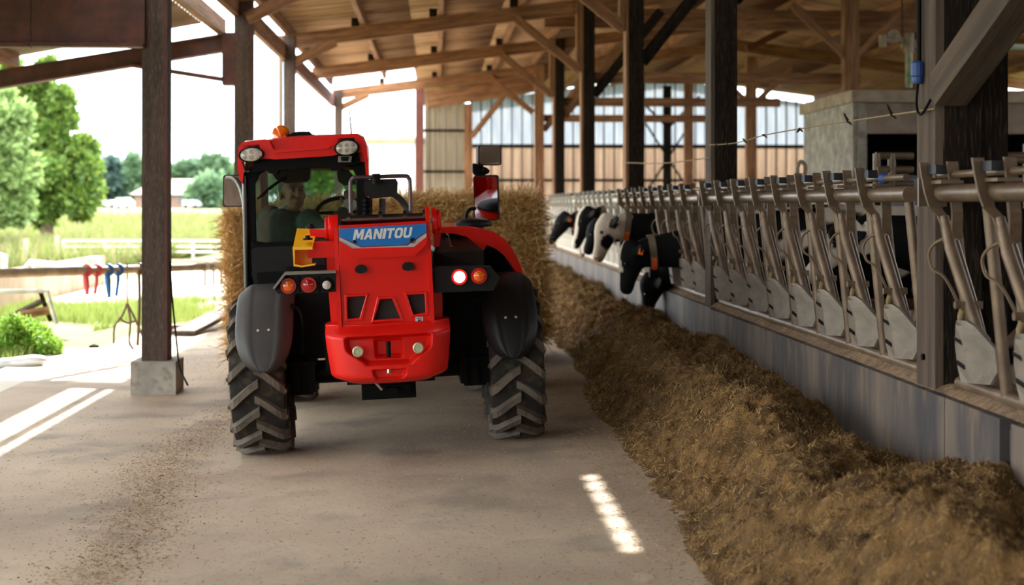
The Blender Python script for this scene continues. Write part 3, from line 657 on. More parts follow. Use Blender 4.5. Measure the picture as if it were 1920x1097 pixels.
    colr = BK*(1-wt_[:, None]) + WH*wt_[:, None]; colr = colr*(1-pink[:, None]) + np.array(c(150, 112, 98)[:3])*pink[:, None]; colr = colr*(1-udd[:, None]) + PK*udd[:, None]
    at_ = me.color_attributes.new('hide', 'FLOAT_COLOR', 'POINT'); at_.data.foreach_set('color', np.concatenate([colr, np.ones((n, 1))], 1).astype(np.float32).ravel())
    e = empty('cow', label, 'cow', (3.8 + x0, y, .05), group='black and white cows behind the headlocks')
    obj('body', me, hide, e, world=True, smooth=True)
    for s in (-1, 1):
        bm = nb(); ball(bm, pv + hd*.17 + side*s*.086 + up*.045, .017, 2); obj('eye', bm, eye_m, e, world=True, smooth=True)
        bm = nb(); ball(bm, pv + hd*.515*L0 + side*s*.035 + up*.012, (.012, .012, .010), 1); obj('nostril', bm, black, e, world=True, smooth=True)
    if eartag:
        for b2 in ears:
            bm = nb(); q = b2 - side*.05*(1 if (b2-pv).dot(side) > 0 else -1); bx(bm, -.02, .02, -.006, .006, -.026, .026, Matrix.Translation(q + Vector((-.01, -.022, -.02))) @ Matrix.Rotation(.25, 4, 'Y')); obj('ear_tag', bm, tag_m, e, world=True)
    if collar:
        cpos = nk.lerp(ne, .90); tn = (nk-ne).normalized(); vv = tn.cross(Yv).normalized()
        def band(w0, f0, f1, mt, nm, thick=.006, wd=.03):
            bm = nb(); N_ = 40; k0, k1 = int(f0*N_), int(f1*N_)
            prof = []
            for k in range(k0, k1+1):
                a = 2*PI*k/N_; rad = (Yv*math.cos(a)*.098 + vv*math.sin(a)*.150)*w0; nr = rad.normalized()
                prof.append([cpos + rad + tn*wd*q1 + nr*thick*q2 for q1, q2 in ((-1, 0), (1, 0), (1, 1), (-1, 1))])
            ringloft(bm, prof, True); obj(nm, bm, mt, e, world=True)
        sg = 1 if vv.z > 0 else -1
        band(1.0, 0, 1, strap_m, 'collar')
        band(1.04, .55 if sg > 0 else .05, .95 if sg > 0 else .45, orng, 'collar_band', .012, .022)
        bm = nb(); bx(bm, -.045, .045, -.03, .03, -.05, .05); bmesh.ops.translate(bm, verts=bm.verts[:], vec=cpos - vv*sg*.18); obj('collar_box', bm, black, e, world=True, bevel=.015)
    return e
def xz(px, py, Y): p = at(px, py, Y); return (p.x, p.z)
cow(12.5, xz(1186, 462, 12.5), xz(1170, 548, 12.5), 'black cow with orange collar reaching over the kerb, nearest feeding head', seed=5, headwhite=2, dy=-.04, bodydy=-.15)
cow(13.15, xz(1226, 520, 13.1), xz(1213, 582, 13.1), 'black cow with its muzzle down in the feed, behind the nearest head', seed=9, collar=False, eartag=False)
cow(14.0, xz(1142, 412, 14), xz(1116, 487, 14), 'cow with white face and black cheek patch looking over the kerb', seed=14, headwhite=1, white=[(.24, -.05, -.09, .075), (.24, -.05, .09, .075), (.10, 0, .10, .05), (.05, -.06, -.12, .05), (.05, -.06, .12, .05)], dy=-.10, eartag=False)
cow(16.5, xz(1124, 420, 16.5), xz(1098, 474, 16.5), 'black cow with orange ear tag behind the white faced cow', seed=22, dy=-.05, collar=False)
cow(17.6, xz(1104, 396, 17.6), xz(1076, 462, 17.6), 'cow with white blaze between two black heads along the kerb', seed=31, headwhite=3, dy=-.08, eartag=False)
cow(21.4, xz(1062, 405, 21.4), xz(1030, 455, 21.4), 'farthest black cow feeding, with orange collar, beside the straw bale', seed=40, dy=-.05)
cow(10.0, (2.95, 1.28), (2.62, .92), 'cow with white neck patch standing back behind the middle headlocks', seed=52, x0=.9, collar=False, headwhite=1, white=[(.1, 0, .0, .12)], eartag=False)
cow(8.35, (3.15, 1.30), (2.85, .92), 'black and white cow standing behind the nearer headlocks, left of the nearest post', seed=61, x0=1.1, collar=False, eartag=False)
cow(6.75, (2.85, 1.12), (2.6, .74), 'dark cow behind the bars right of the nearest post', seed=70, x0=.75, eartag=False)
cow(11.3, (3.5, 1.3), (3.2, .95), 'black and white cow behind the bars right of the second post', seed=77, x0=1.4, collar=False, eartag=False)

# ================================================================== cow barn fittings
bm = nb(); pts = curve([at(1722, 204, 5.98), at(1640, 230, 7.4), at(1560, 252, 9), at(1478, 268, 10), at(1390, 272, 11.0)], 10); pts = [Vector((2.12 + .0*k, p.y, p.z)) for k, p in enumerate(pts)]
wire_m = pm('old_string', c(150, 128, 98), rough=.9)
e = empty('string', 'frayed string sagging between the two nearest timber posts', 'string', pts[len(pts)//2])
tube(bm, pts, .004, 5); obj('strand', bm, wire_m, e, world=True)
for k in (4, 9, 15, 21, 27, 33, 37):
    p = pts[k]; bm = nb(); tube(bm, [p + Vector((0, .07, .02*random.uniform(-1, 3))), p, p - Vector((0, .06, .02))], [.004, .009, .003], 5); obj('straw_tuft', bm, wood_dk, e, world=True)
bm = nb(); pts = curve([at(1325, 296, 11), at(1260, 306, 13.3), at(1200, 305, 16)], 8); tube(bm, [Vector((2.12, p.y, p.z)) for p in pts], .005, 5)
tag(obj('string', bm, wire_m), 'pale string sagging between the second and third timber posts', 'string')
green_m = pm('green_pipe', c(92, 128, 92), c(160, 150, 120), scale=8, rough=.6); dusty = pm('dusty_metal', c(128, 112, 92), c(160, 144, 122), scale=12, rough=.8, bump=.3)
e = empty('water_valve', 'dusty valve assembly on a green pipe above the booth roof', 'valve', at(1705, 160, 18.3))
def q3(px, py, Y): return at(px, py, Y)
bm = nb(); tube(bm, [q3(1704, 165, 18.3), q3(1704, 96, 18.3)], .045, 12); obj('riser_pipe', bm, green_m, e, world=True, smooth=50)
bm = nb(); tube(bm, [q3(1690, 84, 18.3), q3(1726, 84, 18.3)], .05, 12); tube(bm, [q3(1704, 98, 18.3), q3(1704, 62, 18.3)], .065, 12); tube(bm, [q3(1655, 76, 18.3), q3(1692, 76, 18.3)], .04, 10); tube(bm, [q3(1655, 66, 18.3), q3(1655, 88, 18.3)], .05, 10)
obj('valve_body', bm, dusty, e, world=True, smooth=50)
bm = nb(); lathe(bm, [(.03, -.03), (.09, -.02), (.09, .02), (.03, .03)], 12, Matrix.Translation(q3(1676, 68, 18.3)) @ Matrix.Rotation(PI/2, 4, 'X')); obj('handwheel', bm, dusty, e, world=True)
bm = nb(); tube(bm, [q3(1692, 60, 18.3), q3(1691, -20, 18.3)], .008, 6); obj('hanger', bm, black, e, world=True)
bm = nb(); tube(bm, [q3(1840, 86, 14.0), q3(1960, 89, 14.0)], .035, 10); tag(obj('water_pipe', bm, pm('pale_green_pipe', c(190, 200, 170)), smooth=50), 'pale green pipe running level behind the nearest post', 'pipe')
def gate(name, label, x0p, x1p, y0p, y1p, Y, bars, ups, m, r=.03):
    e = empty(name, label, 'gate', at((x0p+x1p)/2, y1p, Y))
    for yy in bars:
        bm = nb(); tube(bm, [at(x0p, yy, Y), at(x1p, yy, Y)], r, 10); obj('bar', bm, m, e, world=True, smooth=50)
    for xx in ups:
        bm = nb(); tube(bm, [at(xx, y0p, Y), at(xx, y1p, Y)], r*1.1, 10); obj('upright', bm, m, e, world=True, smooth=50)
    return e
gate('stall_gate', 'dusty tubular gate in the booth opening, left of the nearest post', 1642, 1712, 288, 380, 11.5, (292, 318, 345), (1644, 1672), galv)
gate('stall_gate', 'pipe rails and uprights right of the nearest post, before the booth', 1845, 1990, 270, 400, 11.0, (292, 300), (1872, 1880, 1926), galv)
bm = nb(); lathe(bm, [(.13, 0), (.17, .02), (.17, .30), (.12, .34)], 20, Matrix.Translation(at(1690, 400, 12.5)))
tag(obj('drum', bm, pm('grey_drum', c(120, 120, 128), c(90, 86, 88), scale=4, rough=.5), smooth=40), 'grey rounded metal housing in the booth opening', 'machine')
bm = nb(); q_ = at(1824, 318, 9.5); tube(bm, [(q_.x, q_.y, .05), q_], .05, 12); tag(obj('red_tube', bm, pm('dull_red', c(130, 24, 22), rough=.5), smooth=50), 'dull red upright tube just right of the nearest post', 'tube')
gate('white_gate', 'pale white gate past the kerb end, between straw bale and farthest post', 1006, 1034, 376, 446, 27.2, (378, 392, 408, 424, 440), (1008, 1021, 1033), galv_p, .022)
for px_, pyt, Y_, lb in ((1487, 345, 13.5, 'dark scrap of machinery left of the booth wall, above the barrier'),):
    e = empty('water_trough_float', lb, 'machine part', at(px_, 360, Y_))
    bm = nb(); bx(bm, *[v for v in (at(1385, 0, Y_).x, at(1512, 0, Y_).x)], Y_, Y_+.3, .05, at(0, 338, Y_).z); obj('trough', bm, pm('dark_grey', c(70, 62, 58), c(92, 82, 74), scale=4), e, world=True, bevel=.02)
    bm = nb(); tube(bm, curve([at(1497, 340, Y_), at(1495, 315, Y_), at(1502, 303, Y_), at(1510, 312, Y_), at(1508, 335, Y_)], 4), .02, 8); obj('bent_pipe', bm, dusty, e, world=True)

# ================================================================== outside, open side
def leafcloud(name, centers, radii, n, size, mat, parent, label=None, kind=None, flat=1.0):
    centers = np.array(centers, float); radii = np.array(radii, float)
    if kind == 'stuff' and size > .1:
        k_ = 16; off_ = unit(rng.normal(size=(len(centers)*k_, 3)))*(rng.random((len(centers)*k_, 1))**.4)*.86
        centers = np.repeat(centers, k_, 0) + off_*np.repeat(radii, k_)[:, None]; radii = np.repeat(radii, k_)*(.22+.2*rng.random(len(centers)))
    w = radii**2; idx = rng.choice(len(centers), n, p=w/w.sum())
    d = unit(rng.normal(size=(n, 3))); rr = rng.random(n)**.33*(.75+.35*rng.random(n))
    Pp = centers[idx] + d*(radii[idx]*rr)[:, None]*np.array([1, 1, flat]); D = unit(d + .8*rng.normal(size=(n, 3)))
    return obj(name, blades(name, Pp, D, size*(.6+.8*rng.random(n)), size*.3, .5), mat, parent, world=True, kind=kind)
def leafmat(name, cols, tr=.35):
    m = pm(name, cols[0], island=cols, rough=.6); t = m.node_tree; b = t.nodes['Principled BSDF']; o = t.nodes['Material Output']
    tl = t.nodes.new('ShaderNodeBsdfTranslucent'); mx = t.nodes.new('ShaderNodeMixShader'); mx.inputs[0].default_value = tr
    t.links.new(b.inputs['Base Color'].links[0].from_socket, tl.inputs[0]); t.links.new(b.outputs[0], mx.inputs[1]); t.links.new(tl.outputs[0], mx.inputs[2]); t.links.new(mx.outputs[0], o.inputs[0]); return m
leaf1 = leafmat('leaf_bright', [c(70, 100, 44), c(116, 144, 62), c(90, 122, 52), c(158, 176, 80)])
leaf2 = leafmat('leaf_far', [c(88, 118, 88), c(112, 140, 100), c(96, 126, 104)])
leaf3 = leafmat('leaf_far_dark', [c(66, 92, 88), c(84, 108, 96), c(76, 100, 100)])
bark = pm('bark', c(84, 70, 54), c(110, 94, 74), scale=8, rough=.9)
def tree(label, Y, blobs, n, size, mat, trunk, tr_r=.25, grp=None):
    e = empty('tree', label, 'tree', at(trunk, 383, Y) * 1.0 + Vector((0, 0, -1.5)), group=grp)
    zb = -.3; tp = at(blobs[0][0], blobs[0][1], Y)
    zb = -.3 + 1.28*min(1, max(0, (Y-44)/42))**1.4; bs = at(trunk, 383, Y); bm = nb(); tube(bm, curve([(bs.x, Y, zb), (bs.x + .1, Y, (zb + tp.z)/2), (tp.x, Y, tp.z)], 4), [tr_r*(1-.75*i/8) for i in range(9)], 8)
    for bx_, by_, br in blobs[1:4]:
        q = at(bx_, by_, Y); tube(bm, [(bs.x, Y, zb + (tp.z-zb)*.35), ((bs.x+q.x)/2, Y, zb+(q.z-zb)*.55), q], [tr_r*.5, tr_r*.35, tr_r*.12], 6)
    obj('trunk', bm, bark, e, world=True, smooth=True)
    cs = [at(a, b, Y + random.uniform(-1, 1)*r_/2667*Y*.6) for a, b, r_ in blobs]
    leafcloud('foliage', [tuple(p) for p in cs], [r_/2667*Y for _, _, r_ in blobs], n, size, mat, e, kind='stuff'); return e
tree('tall bright green tree with open crown beside the nearest side post', 48, [(70, 250, 50), (60, 160, 34), (112, 186, 30), (40, 240, 44), (130, 300, 50), (60, 330, 66), (150, 350, 44), (88, 128, 18), (95, 360, 56), (20, 370, 50), (165, 310, 22), (100, 238, 22), (130, 225, 14), (30, 135, 22), (150, 385, 26), (70, 395, 30)], 36000, .26, leaf1, 85)
tree('pale broad tree at the left edge of the frame, before the tall one', 40, [(-40, 280, 80), (5, 230, 44), (-30, 190, 50), (14, 320, 55), (-60, 340, 90), (20, 380, 40), (28, 270, 30)], 22000, .24, leafmat('leaf_pale', [c(120, 146, 84), c(146, 168, 104), c(104, 132, 72)]), -30)
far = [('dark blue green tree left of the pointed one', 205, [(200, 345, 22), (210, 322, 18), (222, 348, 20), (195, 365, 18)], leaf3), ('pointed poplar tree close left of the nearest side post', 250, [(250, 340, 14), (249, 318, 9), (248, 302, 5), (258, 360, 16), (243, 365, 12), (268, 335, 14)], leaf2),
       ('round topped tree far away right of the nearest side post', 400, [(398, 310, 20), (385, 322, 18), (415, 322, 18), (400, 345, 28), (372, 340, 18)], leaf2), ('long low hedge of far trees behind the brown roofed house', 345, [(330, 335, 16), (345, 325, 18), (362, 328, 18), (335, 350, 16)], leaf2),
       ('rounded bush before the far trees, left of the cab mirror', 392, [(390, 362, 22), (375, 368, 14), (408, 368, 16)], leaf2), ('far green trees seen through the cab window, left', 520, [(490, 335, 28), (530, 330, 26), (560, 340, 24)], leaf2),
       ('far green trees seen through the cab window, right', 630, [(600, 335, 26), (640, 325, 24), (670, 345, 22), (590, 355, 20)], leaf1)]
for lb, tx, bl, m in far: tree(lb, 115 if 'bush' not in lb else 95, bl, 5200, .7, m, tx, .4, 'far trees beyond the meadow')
# farmhouse
e = empty('farmhouse', 'distant farmhouse with long brown roof beyond the meadow', 'house', at(300, 378, 105))
hx0, hx1 = at(252, 0, 105).x, at(375, 0, 105).x; z0, z1, z2 = -1.5, at(0, 362, 105).z, at(0, 334, 105).z
bm = nb(); bx(bm, hx0, hx1, 105, 112, z0, z1); obj('wall', bm, pm('brick_wall', c(120, 94, 80), c(140, 112, 98), scale=2), e, world=True)
bm = nb(); v = [bm.verts.new(p) for p in ((hx0-.3, 104.6, z1-.1), (hx1+.3, 104.6, z1-.1), (hx1-1, 108.5, z2), (hx0+1, 108.5, z2), (hx0-.3, 112.4, z1-.1), (hx1+.3, 112.4, z1-.1))]
for f in ((0, 1, 2, 3), (4, 3, 2, 5), (0, 3, 4), (1, 5, 2), (0, 4, 5, 1)): bm.faces.new([v[i] for i in f])
obj('roof', bm, pm('tile_roof', c(98, 66, 54), c(116, 82, 66), scale=2), e, world=True)
wwin = pm('dim_window', c(80, 86, 90), rough=.2)
for k in range(4): bm = nb(); a = hx0 + 1 + k*1.1; bx(bm, a, a+.4, 104.93, 105, z1-.75, z1-.3); obj('window', bm, wwin, e, world=True)
# distant pale vehicles and shed
vanm = pm('white_body', c(200, 200, 200), rough=.4)
for (a, b2, yb, yt, lb) in ((190, 215, 388, 376, 'distant grey trailer left of the white van'), (217, 243, 390, 371, 'distant white van parked beyond the meadow'), (342, 372, 388, 375, 'distant white van right of the nearest side post')):
    Yv_ = 92; e = empty('van', lb, 'van', at((a+b2)/2, yb, Yv_)); x0_, x1_ = at(a, 0, Yv_).x, at(b2, 0, Yv_).x; zb, zt = at(0, yb, Yv_).z - .07, at(0, yt, Yv_).z
    bm = nb(); prism(bm, [(x0_, zb+.12), (x1_, zb+.12), (x1_, zb + (zt-zb)*.6), (x1_-.3, zt), (x0_, zt)], Yv_, Yv_+1.6); obj('body', bm, vanm, e, world=True, bevel=.04)
    for q in (.2, .8): bm = nb(); disc(bm, (x0_+(x1_-x0_)*q, Yv_-.02, zb+.1), (0, 1, 0), .12, .15, 12); obj('wheel', bm, black, e, world=True)
    bm = nb(); bx(bm, x1_-.35, x1_-.1, Yv_-.02, Yv_, zb + (zt-zb)*.6, zb + (zt-zb)*.85); obj('window', bm, wwin, e, world=True)
e = empty('shed', 'pale stained shed wall standing behind the telehandler cab', 'shed', at(735, 385, 58))
x0_, x1_ = at(672, 0, 58).x, at(800, 0, 58).x; zt = at(0, 263, 58).z
shm = pm('shed_wall', c(222, 216, 206), c(196, 186, 170), scale=.5, rough=.9, c3=c(170, 160, 120), scale2=.9, mix2=.5)
bm = nb(); bx(bm, x0_, x1_, 58, 62, -.2, zt); obj('wall', bm, shm, e, world=True)
bm = nb(); prism(bm, [(x0_-.2, zt), (x1_+.2, zt), (x1_+.2, zt+.1), ((x0_+x1_)/2, zt+.25), (x0_-.2, zt+.1)], 57.8, 62.2); obj('roof', bm, whitesheet, e, world=True)
# low wall, rail with ropes, fences
wm = pm('low_wall', c(150, 122, 100), c(182, 154, 130), scale=1.2, rough=.9, bump=.3, stretch=(1, 2, 1))
e = empty('low_wall', 'low stained concrete wall running behind the pale yard', 'wall', (-6.4, 20, -.1))
for k in range(8): bm = nb(); bx(bm, -6.55, -6.35, 10 + 2.2*k, 12.19 + 2.2*k, -.15, .46); obj('wall_panel', bm, wm, e, world=True, bevel=.01)
bm = nb(); bx(bm, -6.4, -2.6, 34.4, 34.6, -.1, .12); tag(obj('far_kerb', bm, wm), 'low dark kerb at the far side of the pale yard', 'kerb')
a, b2 = at(0, 513, 12.4), at(446, 498, 15.9); d_ = (b2-a)
e = empty('hitching_rail', 'weathered pipe rail on the open side with ropes knotted over it', 'rail', (a+b2)/2 - Vector((0, 0, .8)))
a = a - d_*.25
bm = nb(); tube(bm, [a, b2], .042, 12); obj('rail', bm, pm('old_pipe', c(150, 132, 104), c(190, 174, 146), scale=8, rough=.6), e, world=True, smooth=50)
for q in (.02,): p = a + (b2-a)*q; bm = nb(); tube(bm, [p, (p.x, p.y, -.1)], .04, 10); obj('post', bm, galv, e, world=True)
def onrail(px):
    t0, t1 = 0, 1
    for _ in range(40):
        t_ = (t0+t1)/2; p = a + (b2-a)*t_; v = p - O0; cx = (v.x*ca - v.y*sa)/(v.x*sa + v.y*ca); 
        if 960 + F*cx < px: t0 = t_
        else: t1 = t_
    return p
redr, bluer, brn = pm('red_rope', c(214, 84, 90)), pm('blue_rope', c(40, 104, 176)), pm('brown_strap', c(96, 74, 52))
for px_, ln, m, lb, k in ((162, .22, redr, 'red rope knotted on the pipe rail, thicker one', 1), (182, .22, redr, 'red rope knotted on the pipe rail, right of the thicker red one', 0), (203, .26, bluer, 'blue rope looped over the pipe rail, brighter one', 1), (222, .25, bluer, 'blue and grey rope on the pipe rail, next to the halter', 0), (262, .75, brn, 'dark strap hanging straight down close by the nearest side post', 0)):
    p = onrail(px_); bm = nb(); lathe(bm, [(.05, -.025), (.062, -.01), (.062, .01), (.05, .025)], 12, Matrix.Translation(p) @ d_.normalized().to_track_quat('Z', 'Y').to_matrix().to_4x4())
    tube(bm, curve([p + Vector((0, -.05, 0)), p + Vector((.01, -.06, -ln*.4)), p + Vector((-.01 + .03*k, -.05, -ln))], 5), [.016 + .012*k*(math.sin(i/10*PI)) for i in range(11)], 7)
    ball(bm, p + Vector((.0, -.06, -.02)), .028, 1); tag(obj('rope', bm, m, smooth=True), lb, 'rope', 'ropes on the pipe rail')
p = onrail(241); bm = nb(); tube(bm, [p + Vector((0, -.05, .05)), p + Vector((0, -.06, -.2)), p + Vector((0, -.06, -.33))], .01, 6); obj_e = empty('halter', 'brown leather halter hanging from the pipe rail', 'halter', p + Vector((0, -.06, -.7)))
obj('lead', bm, pm('pale_rope', c(170, 150, 110)), obj_e, world=True)
for pts in ([(0, -.33), (-.05, -.45), (-.12, -.55), (-.13, -.72)], [(0, -.33), (.03, -.5), (.02, -.7), (.06, -.78)], [(0, -.33), (.06, -.45), (.12, -.58), (.15, -.66)], [(-.08, -.47), (0, -.52), (.08, -.5)]):
    bm = nb(); tube(bm, curve([p + Vector((x_, -.06, z_)) for x_, z_ in pts], 5), .012, 6); obj('strap', bm, brn, obj_e, world=True)
for px_ in (382, 398, 412):
    p = onrail(px_ + 2); bm = nb(); ball(bm, p, (.06, .05, .055), 2); tube(bm, [p, p + Vector((.01, -.05, -.2))], .015, 6)
    tag(obj('rope_knot', bm, pm('pale_knot', c(214, 200, 176)), smooth=True), {382: 'pale rope knot on the rail right of the nearest side post, first of a cluster', 398: 'middle pale rope knot of the cluster on the rail', 412: 'pale rope knot on the rail closest to the straw bale'}[px_], 'rope', 'pale rope knots on the rail')
# cable by the nearest side post
pc = [at(319, 490, 11.4), at(323, 560, 11.38), at(331, 640, 11.3), at(337, 690, 11.2), at(352, 722, 11.0)]
bm = nb(); tube(bm, curve(pc, 6), .008, 6); tag(obj('cable', bm, black, smooth=True), 'thin black cable hanging down along the nearest side post', 'cable')
gate('field_gate', 'pale tubular field gate beyond the low wall', 118, 440, 450, 492, 38, (452, 463, 473), (119, 196, 240, 362, 438), pm('pale_tube', c(224, 216, 204)), .03)
for px_, lb in ((107, 'pale wooden fence post left end of the field gate'), (48, 'grey fence post in the meadow left of the field gate')):
    p0 = at(px_, 498, 37); beam('fence_post', (p0.x, 37, -.3), (p0.x, 37, at(0, 442 if px_ > 100 else 448, 37).z), .12, .1, whitesheet if px_ > 100 else conc, up=(1, 0, 0), label=lb, cat='post')
# broken frame at the left edge
e = empty('metal_trestle', 'broken white topped metal trestle at the left edge on the grass', 'trestle', at(60, 605, 16.0))
wt_m = pm('white_paint_worn', c(214, 214, 208), c(180, 170, 156), scale=9, rough=.5); tv = lambda px, py, Y=16.2: at(px, py, Y)
for pts, r, m, nm in (([tv(-60, 547), tv(90, 545)], .03, wt_m, 'top_bar'), ([tv(88, 545), tv(106, 608)], .028, wt_m, 'leg'), ([tv(76, 548), tv(94, 600, 16.5)], .028, wood_dk, 'leg'), ([tv(2, 602), tv(84, 562, 16.3)], .035, wood_grey, 'plank'), ([tv(40, 590), tv(92, 582, 16.3)], .05, wood, 'plank'), ([tv(-40, 545), tv(-30, 612)], .028, wt_m, 'leg')):
    bm = nb(); tube(bm, pts, r, 6); obj(nm, bm, m, e, world=True)
for pts, lb in (([at(0, 480, 22), at(8, 480, 22), at(8, 512, 22)], 'white bent tube at the left edge beyond the rail'), ([at(45, 508, 20), at(58, 493, 20), at(180, 505, 17.5)], 'fallen white tube lying on the low wall')):
    bm = nb(); tube(bm, pts, .05, 8); tag(obj('white_tube', bm, wt_m), lb, 'tube')
# weeds, grass, litter
grass_m = leafmat('grass_blades', [c(96, 122, 46), c(126, 146, 66), c(150, 156, 92), c(110, 132, 54)], .35)
N = 34000; X_ = -6.2 + 3.3*rng.random(N); Y_ = 13.6 + 9*rng.random(N)**1.1; m_ = (fbm(X_*.9, Y_*.7, 3, 91) > .43) & (X_ < -3.2 + .12*(Y_-13)*0 + .3*rng.random(N)) & ~((X_ > -4) & (Y_ < 15.2))
X_, Y_ = X_[m_], Y_[m_]; D = rng.normal(size=(len(X_), 3))*.35; D[:, 2] = 1; D = unit(D)
obj('grass', blades('grass', np.stack([X_, Y_, 0*X_ - .11 + .05*(X_ > -4)], 1), D, .05+.16*rng.random(len(X_)), .006, .1), grass_m, kind='stuff', label='bright grass growing beside the path outside', cat='grass')
N = 60000; r_ = rng.random(N); Y_ = 36 + 34*r_; X_ = -Y_*(.02 + .36*rng.random(N)) ; X_ = np.minimum(X_, -7.2)
Z_ = -.1 + np.where((Y_ > 26) & (X_ < -7), (fbm(X_*.12, Y_*.12, 4, 3)-.45)*.9*np.clip((Y_-26)/20, 0, 1)*np.clip((75-Y_)/20, 0, 1), 0) + 1.28*np.clip((Y_-44)/42, 0, 1)**1.4
D = rng.normal(size=(N, 3))*.4; D[:, 2] = 1; D = unit(D)
obj('meadow_grass', blades('meadow_grass', np.stack([X_, Y_, Z_], 1), D, .25+.5*rng.random(N), .03, .2), leafmat('meadow', [c(98, 112, 54), c(134, 138, 78), c(112, 128, 58), c(150, 138, 100), c(84, 104, 48)], .3), kind='stuff', label='tall meadow grass beyond the field gate', cat='grass')
e = empty('weed_bush', 'bushy bright green weeds at the left edge by the path', 'plant', at(40, 668, 14.2))
lc = [tuple(at(px_, py_, 14.6 + random.uniform(-.4, .4))) for px_, py_ in ((10, 635), (40, 640), (70, 645), (95, 655), (-20, 640), (25, 615), (60, 625))]
leafcloud('foliage', lc, [.2, .2, .18, .12, .25, .14, .14], 7000, .045, leafmat('weed_leaf', [c(110, 156, 52), c(160, 196, 84), c(90, 132, 44)]), e, kind='stuff')
bm = nb()
for k in range(26): p = Vector(lc[k % 7]); tube(bm, [(p.x + random.uniform(-.15, .15), p.y, -.1), p + Vector((random.uniform(-.15, .15), 0, .1))], .005, 4)
obj('stem', bm, pm('weed_stem', c(120, 150, 70)), e, world=True, kind='stuff')
bm = nb(); 
for k, px_ in enumerate((12, 40, 62)): ball(bm, at(px_, 682 - 3*k, 13.4), (.14, .1, .055), 3)
me = fuse(bm, .02, 3); tag(obj('plastic_sack', me, vanm, smooth=True), 'crumpled white plastic sack lying by the weeds', 'sack')
bm = nb(); ball(bm, gz(176, 650, -.04), (.06, .05, .03), 1); tag(obj('stone', bm, wood_dk), 'small dark stone on the dry grass', 'stone')
bm = nb(); p = gz(331, 622, -.03); bx(bm, p.x-.08, p.x+.08, p.y-.05, p.y+.05, -.05, .05); tag(obj('brick', bm, redox, bevel=.008), 'single brown brick right of the nearest side post', 'brick')
p = gz(398, 612, -.03); beam('plank', p + Vector((-.16, -1.1, .02)), p + Vector((.22, 1.3, .2)), .28, .05, wood_grey, label='grey plank lying on the verge left of the straw bale', cat='plank')

# ================================================================== telehandler
T = Matrix.Translation((-.277, 8.635, .0)) @ Matrix.Rotation(R(2), 4, 'Z') @ Matrix.Rotation(-math.atan(.045), 4, 'Y')
Ti = T.inverted()
def M(px, py, ly):
    o_ = Ti @ O0; d = Ti.to_3x3() @ ray(px, py); t_ = (ly - o_.y)/d.y; p = o_ + d*t_; return (p.x, p.z)
def M3(px, py, ly): x, z = M(px, py, ly); return Vector((x, ly, z))
def poly(pts, ly): return [M(a, b, ly) for a, b in pts]
TH = empty('telehandler', 'red compact telehandler with black cab frame seen from behind, carrying the straw bale', 'telehandler', M=T)
def tp(name, bm, mat, par=TH, **k): return obj(name, bm, mat, par, **k)
WR, WW = .462, .32
def wheel(cx, cy, flip, far=False):
    C0 = Matrix.Translation((cx, cy, WR)) @ Matrix.Rotation(PI/2, 4, 'Y')     # z axis -> x
    prof = [(.235, -.125), (.25, -.14), (.33, -.158), (.40, -.158), (.425, -.150), (.437, -.12), (.44, 0), (.437, .12), (.425, .150), (.40, .158), (.33, .158), (.25, .14), (.235, .125)]
    bm = nb(); lathe(bm, prof, 56, C0); ty = tp('tyre', bm, rubber, smooth=35)
    bm = nb(); nl = 17
    rad = lambda s: .440 if abs(s) < .12 else .440 - (abs(s)-.12)*.42
    for i in range(nl):
        for sd in (-1, 1):
            a0 = 2*PI*(i + (.5 if sd > 0 else 0))/nl; rows_ = []
            for k in range(7):
                q = k/6; s = sd*(-.012 + .172*q); da = -.30*(q**1.2) ; w = (.046 if k == 0 else .042 + .010*q); a = a0 + da
                h = .030 if k < 6 else .018
                pr = []
                for r_, aw in ((rad(s) - .012, w*1.25), (rad(s)+h, w*.85)):
                    for sg in (-1, 1): aa = a + sg*aw/2/.45*1.1; pr.append((s, r_*math.cos(aa), r_*math.sin(aa)))
                rows_.append([Vector((cx + p[0], cy - p[1], WR + p[2])) for p in (pr[0], pr[1], pr[3], pr[2])])
            ringloft(bm, rows_)
            s0 = sd*.157; pr = []
            for r_ in (.445, .34):
                a = a0 - .30 - (.445-r_)*.4
                pr.append([Vector((cx + s0 + dx*sd, cy - r_*math.cos(a+sg), WR + r_*math.sin(a+sg))) for dx, sg in ((0, -.03), (.012, -.02), (.012, .02), (0, .03))])
            ringloft(bm, pr)
    tp('tread_lugs', bm, lugm, ty)
    bm = nb(); lathe(bm, [(.05, -.10), (.15, -.11), (.20, -.06), (.236, -.12), (.242, -.13), (.242, .13), (.236, .12), (.20, .06), (.15, .11), (.05, .10)], 28, C0); tp('rim', bm, black, ty, smooth=40)
LX, RX = Ti @ Vector((at(499, 0, 8.61).x, 8.61, 0)), Ti @ Vector((at(966, 0, 8.66).x, 8.66, 0))
lxw, rxw = LX.x, RX.x
wheel(lxw, 0, 0); wheel(rxw, 0, 0); wheel(M(553, 700, 2.25)[0], 2.25, 0); wheel(M(912, 700, 2.25)[0], 2.25, 0)
